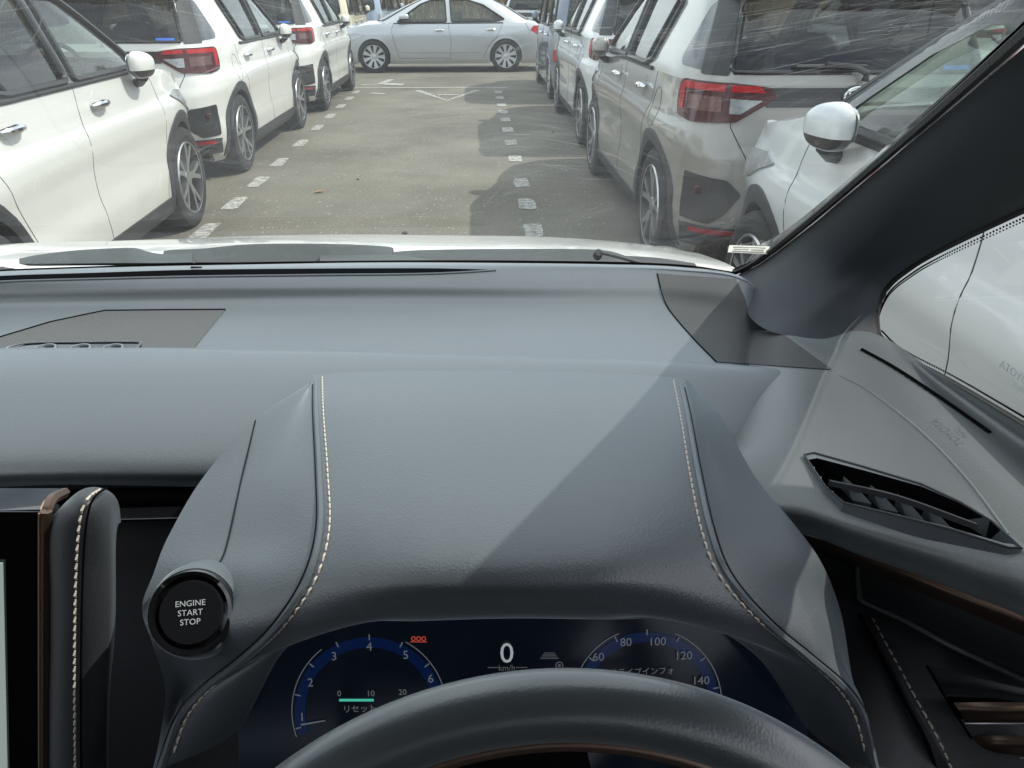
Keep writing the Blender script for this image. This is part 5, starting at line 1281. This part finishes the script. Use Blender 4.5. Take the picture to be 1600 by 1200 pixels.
def road_paint():
    m, nt, b = new_mat('road_paint'); tc = N(nt, 'TexCoord'); n = N(nt, 'TexNoise'); n.inputs['Scale'].default_value = 22; n.inputs['Detail'].default_value = 8; n.inputs['Roughness'].default_value = .7
    nt.links.new(tc.outputs['Object'], n.inputs['Vector']); r = N(nt, 'ValToRGB'); r.color_ramp.elements[0].position = .42; r.color_ramp.elements[1].position = .60
    r.color_ramp.elements[0].color = (.20, .19, .165, 1); r.color_ramp.elements[1].color = (.50, .49, .45, 1); nt.links.new(n.outputs[0], r.inputs[0]); nt.links.new(r.outputs[0], b.inputs['Base Color']); b.inputs['Roughness'].default_value = .8
    return m
M['asphalt'] = asphalt(); M['road_paint'] = road_paint()
sheet('ground', [(-150, -60), (150, -60), (150, 260), (-150, 260)], 0, M['asphalt'])
rnd = random.Random(4)
def dash(x, y, w=.13, l=.40, ang=0):
    P = []
    for k in range(14):
        a = 2 * math.pi * k / 14; sx = math.copysign(abs(math.cos(a)) ** .35, math.cos(a)); sy = math.copysign(abs(math.sin(a)) ** .35, math.sin(a))
        px, py = sx * w / 2 + rnd.uniform(-.008, .008), sy * l / 2 + rnd.uniform(-.012, .012)
        P.append((x + px * math.cos(ang) - py * math.sin(ang), y + px * math.sin(ang) + py * math.cos(ang)))
    return P
for y in (4.45, 5.28, 6.08, 6.86, 7.72, 8.79, 9.90, 10.9, 11.9, 12.85, 13.7): sheet('painted_dash', dash(-1.88 - (y - 5) * .012, y, .115, .42), .004, M['road_paint'])
for y in (3.7, 4.45, 5.21, 5.96, 6.71, 7.81, 8.73, 9.62, 10.46, 11.19, 11.95, 12.81, 13.6): sheet('painted_dash', dash(.38, y, .13, .34), .004, M['road_paint'])
def stroke(pts, w, z=.004):
    P = [np.array(p, float) for p in pts]; L = []; R = []
    for i, p in enumerate(P):
        t = P[min(i + 1, len(P) - 1)] - P[max(i - 1, 0)]; t /= np.linalg.norm(t); n = np.array([-t[1], t[0]]) * w / 2; L.append(p + n); R.append(p - n)
    return L + R[::-1]
sheet('painted_arrow', stroke([(-.98, 13.9), (-.44, 12.5), (.04, 13.9)], .12), .004, M['road_paint'])
sheet('painted_bar', [(-.62, 13.12), (-.26, 13.12), (-.26, 13.26), (-.62, 13.26)], .008, M['road_paint'])
sheet('painted_line', [(-2.1, 14.30), (.55, 14.22), (.55, 14.33), (-2.1, 14.41)], .004, M['road_paint'])
sheet('painted_arrow', stroke([(-2.05, 14.85), (-1.72, 15.0), (-1.60, 15.8)], .12), .004, M['road_paint'])
sheet('painted_bar', [(-1.66, 14.75), (-1.30, 14.65), (-1.28, 14.95), (-1.62, 15.1)], .008, M['road_paint'])
sheet('painted_bar', [(-1.75, 13.5), (-1.50, 13.35), (-1.45, 13.47), (-1.70, 13.62)], .004, M['road_paint'])
# loose stones and a fallen leaf
for k, (x, y, s) in enumerate([(-.50, 5.16, .02), (-1.05, 6.9, .012), (.9, 9.4, .015)]):
    st = MB(); rounded(st, (0, 0, 0), (s * 2, s * 1.5, s), e=2.2, n=8, m=6); o = st.build('pebble', simple('pebble_stone', (.06, .05, .04), .9), None); o.location = (x, y, s * .45)
    o['label'] = ('dark pebble on the sunlit asphalt just past the bonnet', 'tiny pebble on asphalt in the middle of the lane', 'pale pebble beside the right dashed line in shade')[k]; o['category'] = 'pebble'
lf = mesh_obj('fallen_leaf', [(-.05, 0, .004), (-.01, -.03, .012), (.05, -.005, .02), (.01, .035, .01), (0, 0, .006)], [(0, 1, 4), (1, 2, 4), (2, 3, 4), (3, 0, 4)], simple('dry_leaf', (.45, .22, .07), .8), None)
lf.location = (-1.30, 6.42, .006); lf['label'] = 'dry orange leaf lying on asphalt beside left dashed line'; lf['category'] = 'leaf'

# ------------------------------------------------------------------ parked cars
suv = make_suv('parked_car', 'white compact SUV nearest on the left, its front wheel toward the lane', (-2.735, 2.905, 0), .025, M['white'], 'compact SUVs parked in rows', emblem=False)
def next_suv(label, x, y, rz=0, pm=None, group='compact SUVs parked in rows', extra=None):
    c = copy_tree(suv); c.location = (x, y, 0); c.rotation_euler = (0, 0, rz); c['label'] = label; c['group'] = group
    if pm: recolor(c, M['white'], pm)
    return c
next_suv('white compact SUV seen from behind, second in the left row', -2.93, 7.36)
next_suv('white compact SUV third in the left row, paper in its rear window', -2.90, 11.52)
next_suv('white compact SUV ahead of the grey one, in the right row', 1.93, 8.57, pm=M['white_cool'])
next_suv('white compact SUV two rows to the right, only its rear top in view', 6.05, 11.0)
next_suv('white compact SUV facing away beyond the silver sedan', 1.55, 21.2, pm=M['white_cool'])
next_suv('white compact SUV beyond the nearest left car, glimpsed through its windows', -5.05, 3.6, pm=M['white_cool'])
make_suv('parked_car', 'grey metallic compact SUV with silver rear emblem, in the right row', (1.855, 4.54, 0), 0, M['greige'], 'compact SUVs parked in rows', emblem=True)
make_suv('parked_car', 'white compact SUV close on our right, with smoked window visor', (1.965, .53, 0), 0, M['white_cool'], 'compact SUVs parked in rows', visor=True)
# small sheet of paper inside the third car's rear window
pp = mesh_obj('paper_sheet', [(-.10, 0, -.05), (.10, 0, -.05), (.10, .004, .05), (-.10, .004, .05)], [(0, 1, 2, 3)], M['paper'], None)
pp.location = (-2.62, 10.99, 1.17); pp.rotation_euler = (-.3, 0, 0); pp['label'] = 'pale sheet of paper behind the rear glass of the third left SUV'; pp['category'] = 'paper'

def generic_params(kind):
    if kind == 'sedan':
        return dict(w=([.17, .25, .4, .55, .70, .80, .88, .93, 1.0, 1.15, 1.28, 1.38, 1.42], [.79, .825, .84, .845, .848, .838, .82, .80, .775, .71, .65, .59, .56]),
            yr=([.17, .35, .5, .7, .9, .93], [-.93, -1.0, -1.03, -1.02, -.98, -.96]), yf=([.17, .3, .5, .65, .8, .93], [3.45, 3.52, 3.55, 3.52, 3.42, 3.3]),
            gyr=([.93, 1.0, 1.15, 1.28, 1.38, 1.42], [-.62, -.50, -.22, .03, .30, .46]), gyf=([.93, 1.0, 1.15, 1.28, 1.38, 1.42], [2.72, 2.56, 2.24, 1.95, 1.68, 1.55]),
            ymid=1.2, belt=.93, nr=5, nf=4.2, zroof=1.42, crown=.055, fy0=-.5, fy1=3.0, fn=110, yend=3.5, bulge=[(0, .62, .5, .16, .012), (2.7, .62, .45, .16, .012)],
            decks=[(2.35, 3.50, lambda y: .06, 'bonnet'), (-1.0, -.25, lambda y: .05, 'boot_lid')])
    return dict(w=([.17, .25, .45, .70, .90, 1.0, 1.2, 1.45, 1.65, 1.70], [.78, .80, .815, .82, .81, .80, .775, .735, .69, .66]),
            yr=([.17, .3, .5, .8, 1.0], [-.58, -.64, -.66, -.64, -.62]), yf=([.17, .4, .7, 1.0], [2.95, 3.02, 3.0, 2.9]),
            gyr=([1.0, 1.2, 1.45, 1.6, 1.70], [-.62, -.60, -.56, -.53, -.50]), gyf=([1.0, 1.2, 1.45, 1.6, 1.70], [2.70, 2.50, 2.22, 2.0, 1.85]),
            ymid=1.2, belt=1.0, nr=8, nf=6, zroof=1.70, crown=.05, fy0=-.36, fy1=2.5, fn=100, yend=2.9, bulge=[(0, .6, .4, .15, .01)],
            decks=[(2.4, 2.95, lambda y: .04, 'bonnet')])
def make_sedan(label, loc, rz, paintm):
    root = thing('parked_car', label, 'car', loc, rz); S = Shell(generic_params('sedan'))
    zt = lambda y: float(np.interp(y, [-.6, -.3, 0, 2.3, 2.8, 3.2, 3.5], [.925, .93, .93, .93, .90, .83, .70]))
    fw = roundpoly([(1.20, .955), (2.20, .945), (2.10, 1.03), (1.72, 1.27), (1.50, 1.345), (1.22, 1.36)], .03)
    rw = roundpoly([(.02, 1.0), (.20, .965), (1.10, .955), (1.12, 1.36), (.75, 1.345), (.45, 1.26)], .03)
    rg = [(0, .99), (.60, .99), (.60, 1.03), (.47, 1.32), (.42, 1.35), (0, 1.36)]
    ws = [(0, .97), (.66, .97), (.66, 1.0), (.52, 1.34), (.46, 1.37), (0, 1.38)]
    wins = [('side', fw, True), ('side', rw, True), ('rear', rg + [(-.2, 1.36), (-.2, .99)], True), ('front', ws + [(-.2, 1.38), (-.2, .97)], True)]
    FD = [(1.17, .93), (2.26, .93), (2.32, .80), (2.28, .60), (2.18, .28), (1.14, .28), (1.12, .6)]
    RD = [(1.165, .93), (1.115, .6), (1.135, .28), (.46, .28), (.36, .50), (.18, .68), (.10, .85), (.06, .93)]
    D = loft_body(root, S, paintm, wins, [circ(0, .31, .345), circ(2.7, .31, .345)], .345, ztop=zt, doors=(('fd', FD), ('rd', RD)))
    for p, m in ((fw, M['clear']), (rw, M['clear'])): window(root, S, 'side', p, m, frame=.014)
    window(root, S, 'rear', rg, M['clear'], name='rear_window', frame=.012); window(root, S, 'front', ws, M['clear'], name='windscreen', frame=.012)
    fs = S.fn('side', False); g = MB(); strip(g, fs, FD[1:6], .008, -.001); strip(g, fs, [FD[0]] + FD[:-3:-1], .008, -.001); strip(g, fs, RD[3:8], .008, -.001); strip(g, fs, [(-.40, .925), (-.48, .80), (-.5, .72)], .007, 0); g.build_split('panel_gap', M['gap'], root, key=lambda c: (c[0] > 0, c[1] > 1.6, c[1] > .7, c[1] < -.2))
    bl = MB(); strip(bl, fs, [(.05, .935), (1.2, .928), (2.26, .925)], .02, .004); bl.build_split('waist_seal', M['trim'], root)
    rs = MB(); inlay(rs, fs, [(.48, .39), (2.15, .39), (2.15, .425), (.48, .425)], .012, .014); rs.build_split('side_moulding', paintm, root)
    for cy in (0, 2.7): add_arch(root, S, cy, .31, .345, .022, paintm, .004)
    u = MB(); u.box((0, 1.26, .26), (1.3, 4.0, .14)); u.build('underbody', M['dark'], root)
    add_wheels(root, (0, 2.7), .75, .312, .19, 'cap'); add_mirror(root, S, 2.05, 1.04, S.side(2.1, .95, 0, True)[0] - .02, paintm, (.12, .20, .14))
    add_handles(root, S, D, ((1.35, .80, 'fd'), (.30, .81, 'rd')), paintm); add_cabin(root, S, (-.4, 2.5), rows=((1.25, .36), (.42, .36)), zs=.48, ztopseat=1.0)
    for sg in (1, -1):
        f2 = lambda a, z, o=0: S.fn('rear', False)(a, z, o) * np.array([sg, 1, 1]); L = MB(); inlay(L, f2, roundpoly([(.48, .72), (.95, .72), (1.08, .80), (.98, .88), (.50, .88)], .02), .008, .02, mirror=False); L.build('tail_lamp', M['lamp_red'], root)
        f3 = lambda a, z, o=0: S.fn('front', False)(a, z, o) * np.array([sg, 1, 1]); L = MB(); inlay(L, f3, roundpoly([(.45, .60), (.95, .60), (1.2, .72), (.95, .74), (.50, .70)], .02), .006, .02, mirror=False); L.build('headlamp', M['lamp_clear'], root)
    return root
def make_van(label, loc, rz, paintm, group=None):
    root = thing('parked_van', label, 'van', loc, rz, group); S = Shell(generic_params('van')); zt = lambda y: float(np.interp(y, [2.3, 2.6, 2.9], [1.0, .97, .88]))
    fw = roundpoly([(1.15, 1.03), (2.25, 1.03), (2.05, 1.30), (1.90, 1.55), (1.15, 1.57)], .04); rw = roundpoly([(.20, 1.03), (1.05, 1.03), (1.05, 1.57), (.22, 1.56)], .05); qw = roundpoly([(-.38, 1.06), (.06, 1.06), (.08, 1.54), (-.32, 1.53)], .05)
    rg = [(0, 1.06), (.56, 1.06), (.60, 1.10), (.54, 1.50), (.48, 1.55), (0, 1.56)]; ws = [(0, 1.05), (.62, 1.05), (.64, 1.08), (.54, 1.56), (.48, 1.60), (0, 1.61)]
    wins = [('side', fw, True), ('side', rw, True), ('side', qw, True), ('rear', rg + [(-.2, 1.56), (-.2, 1.06)], True), ('front', ws + [(-.2, 1.61), (-.2, 1.05)], True)]
    FD = [(1.10, 1.0), (2.30, 1.0), (2.28, .6), (2.05, .28), (1.10, .28)]; RD = [(1.095, 1.0), (1.095, .28), (.42, .28), (.38, .50), (.15, .72), (.12, 1.0)]
    D = loft_body(root, S, paintm, wins, [circ(0, .29, .33), circ(2.46, .29, .33)], .33, ztop=zt, doors=(('fd', FD), ('rd', RD)))
    window(root, S, 'side', fw, M['clear']); window(root, S, 'side', rw, M['tint']); window(root, S, 'side', qw, M['tint']); window(root, S, 'rear', rg, M['tint'], name='rear_window'); window(root, S, 'front', ws, M['clear'], name='windscreen')
    fs = S.fn('side', False); fr = S.fn('rear', False); g = MB(); strip(g, fs, FD[1:5], .008, -.001); strip(g, fs, RD[:2], .008, -.001); strip(g, fs, RD[2:], .008, -.001); strip(g, fr, [(.66, 1.0), (.66, .48), (0, .46)], .008, -.001); g.build_split('panel_gap', M['gap'], root, key=lambda c: (c[0] > 0, c[1] > 1.4, c[1] > .7, c[1] < -.3))
    for sg in (1, -1):
        f2 = lambda a, z, o=0: fr(a, z, o) * np.array([sg, 1, 1]); L = MB(); inlay(L, f2, roundpoly([(.70, .62), (.86, .60), (.87, .96), (.70, .96)], .02), .012, .02, mirror=False); L.build('tail_lamp', M['lamp_clear'], root)
        L = MB(); inlay(L, f2, roundpoly([(.70, .60), (.86, .56), (.86, .72), (.72, .74)], .02), .018, .02, mirror=False); L.build('reflector', M['lamp_red'], root)
    for cy in (0, 2.46): add_arch(root, S, cy, .29, .33, .02, paintm, .004)
    u = MB(); u.box((0, 1.2, .26), (1.3, 3.4, .14)); u.build('underbody', M['dark'], root)
    add_wheels(root, (0, 2.46), .72, .29, .17, 'cap'); add_mirror(root, S, 2.15, 1.12, S.side(2.1, 1.05, 0, True)[0] - .03, paintm, (.11, .19, .18))
    add_handles(root, S, D, ((1.28, .90, 'fd'), (.30, .90, 'rd')), paintm); add_cabin(root, S, (-.3, 2.4), rows=((1.2, .35), (.3, .35)), zs=.62, ztopseat=1.15)
    return root
make_sedan('silver four-door sedan parked crosswise at the end of the lane', (.62, 18.05, 0), math.radians(90 + 1.5), M['silver'])
van = make_van('slate blue boxy van at the end of the right row', (1.93, 12.65, 0), 0, M['blue'])
v2 = copy_tree(van); v2.location = (-3.55, 19.6, 0); v2['label'] = 'cream boxy van standing beyond the left row'; recolor(v2, M['blue'], M['cream'])
v3 = copy_tree(van); v3.location = (-3.30, 24.6, 0); v3.rotation_euler = (0, 0, -.1); v3['label'] = 'pale blue van just right of the cream van, before the dry bank'; recolor(v3, M['blue'], paint('pale_blue_paint', (.33, .40, .50), metal=.3))
v4 = copy_tree(van); v4.location = (9.6, 13.5, 0); v4.rotation_euler = (0, 0, .1); v4['label'] = 'dark van far to the right beyond the rows'; recolor(v4, M['blue'], paint('dark_grey_paint', (.05, .06, .07), metal=.3))

# ------------------------------------------------------------------ bank of dry grass, fence, trees at the far side
M['bank'] = simple('dry_earth', (.20, .14, .085), .95, var=.45, vs=1.2, bump=.6, bs=6, bdist=.05)
rnd = random.Random(9)
nx, ny = 90, 14; V = []
for j in range(ny):
    for i in range(nx):
        x = -60 + 120 * i / (nx - 1); y = 30 + j * 1.1; V.append((x, y, 1.9 * (1 - math.exp(-j * .35)) + rnd.uniform(-.12, .12) * min(1, j)))
bk = mesh_obj('earth_bank', V, gridfaces(ny, nx), M['bank'], None); bk['kind'] = 'structure'
def tuft(name, xs, ys, n, h, cols, zf, label=None):
    V = []; F = []; mi = []
    for k in range(n):
        x = rnd.uniform(*xs); y = rnd.uniform(*ys); z = zf(x, y); a = rnd.uniform(0, 6.28); hh = h * rnd.uniform(.5, 1.2); w = rnd.uniform(.01, .03) * (1 if h < 1.5 else 1.5)
        dx, dy = math.cos(a) * w, math.sin(a) * w; lx, ly = rnd.uniform(-.35, .35) * hh, rnd.uniform(-.35, .35) * hh; b = len(V)
        V += [(x - dx, y - dy, z), (x + dx, y + dy, z), (x + lx * .5 + dx * .7, y + ly * .5, z + hh * .6), (x + lx, y + ly, z + hh)]
        F += [(b, b + 1, b + 2), (b, b + 2, b + 3)]; c = rnd.randrange(len(cols)); mi += [c, c]
    o = mesh_obj(name, V, F, None, None, False, mats=cols, fmi=mi); o['kind'] = 'stuff'; return o
dry = [simple('straw', (.40, .29, .17), .9), simple('brown_twig', (.20, .13, .08), .9), simple('dull_weed', (.13, .12, .06), .9)]
zf = lambda x, y: max(0, 1.9 * (1 - math.exp(-(y - 30) / 1.1 * .35)))
g = tuft('dry_grass', (-16, 10), (27.5, 36), 26000, .85, dry, zf); g['label'] = 'dry brown grass and brush on the bank beyond the cars'
# wire fence posts in front of the bank
for k, x in enumerate((-6.2, -4.2, -2.2)):
    t = MB(); t.tube([(0, 0, 0), (0, 0, 1.7)], .03, n=10); t.tube([(0, 0, 1.7), (0, 0, 1.72)], .036, n=10); o = t.build('fence_post', simple('galvanised', (.35, .36, .36), .5, metal=.6), None)
    o.location = (x, 26.8, 0); o['category'] = 'post'; o['label'] = ('grey steel fence post left of the pale blue van', 'grey steel fence post between pale blue van and silver sedan', 'grey steel fence post right behind the silver sedan bonnet')[k]; o['group'] = 'steel posts before the bank'
leafm = [simple('leaf_dark', (.035, .055, .022), .7), simple('leaf_mid', (.06, .085, .035), .7), simple('leaf_olive', (.085, .09, .045), .75)]
bark = simple('bark', (.10, .075, .055), .95, bump=.6, bs=30, bdist=.01)
def tree(label, x, y, h, r, seed):
    rr = random.Random(seed); root = thing('tree', label, 'tree', (x, y, 0), 0, 'trees along the right edge of the lot'); t = MB()
    t.tube([(0, 0, 0), (.05, .03, h * .3), (-.05, .08, h * .6), (.02, 0, h * .9)], [r * .085, r * .065, r * .045, r * .02], n=10)
    cl = []
    for k in range(11):
        a = rr.uniform(0, 6.28); z0 = h * rr.uniform(.22, .7); L = r * rr.uniform(.6, 1.0); e = (math.cos(a) * L, math.sin(a) * L, z0 + L * rr.uniform(.2, .8))
        t.tube([(0, 0, z0), (e[0] * .5, e[1] * .5, z0 + (e[2] - z0) * .4), e], [r * .04, r * .025, r * .01], n=6); cl.append((e, L * .55))
    t.build('trunk', bark, root); V = []; F = []; mi = []
    for k in range(26): a = rr.uniform(0, 6.28); q = r * rr.uniform(.1, .95); cl.append(((math.cos(a) * q, math.sin(a) * q, h * rr.uniform(.25, .95)), r * rr.uniform(.22, .42)))
    for (c, s) in cl:
        for k in range(300):
            d = Vector((rr.gauss(0, 1), rr.gauss(0, 1), rr.gauss(0, .8))).normalized() * s * rr.uniform(.5, 1.05); p = Vector(c) + d; ls = rr.uniform(.05, .11)
            u = Vector((rr.gauss(0, 1), rr.gauss(0, 1), rr.gauss(0, 1))).normalized() * ls; w = Vector((rr.gauss(0, 1), rr.gauss(0, 1), rr.gauss(0, 1))).normalized() * ls * .7; b = len(V)
            V += [p - u, p + w, p + u, p - w]; F.append((b, b + 1, b + 2, b + 3)); mi.append(rr.choice((0, 0, 1, 1, 2)))
    mesh_obj('crown', V, F, None, root, False, mats=leafm, fmi=mi); return root
for k, (x, y, h, r) in enumerate([(14.5, 22, 5.5, 2.6), (19.5, 25, 7, 3.2), (25, 24, 6, 3), (-24, 30, 7, 3.2)]):
    tree(['dark green tree nearest behind the far right cars', 'taller tree in the middle of the right-hand trees', 'rightmost green tree beyond the parking rows', 'green tree far beyond the left row'][k], x, y, h, r, 20 + k)
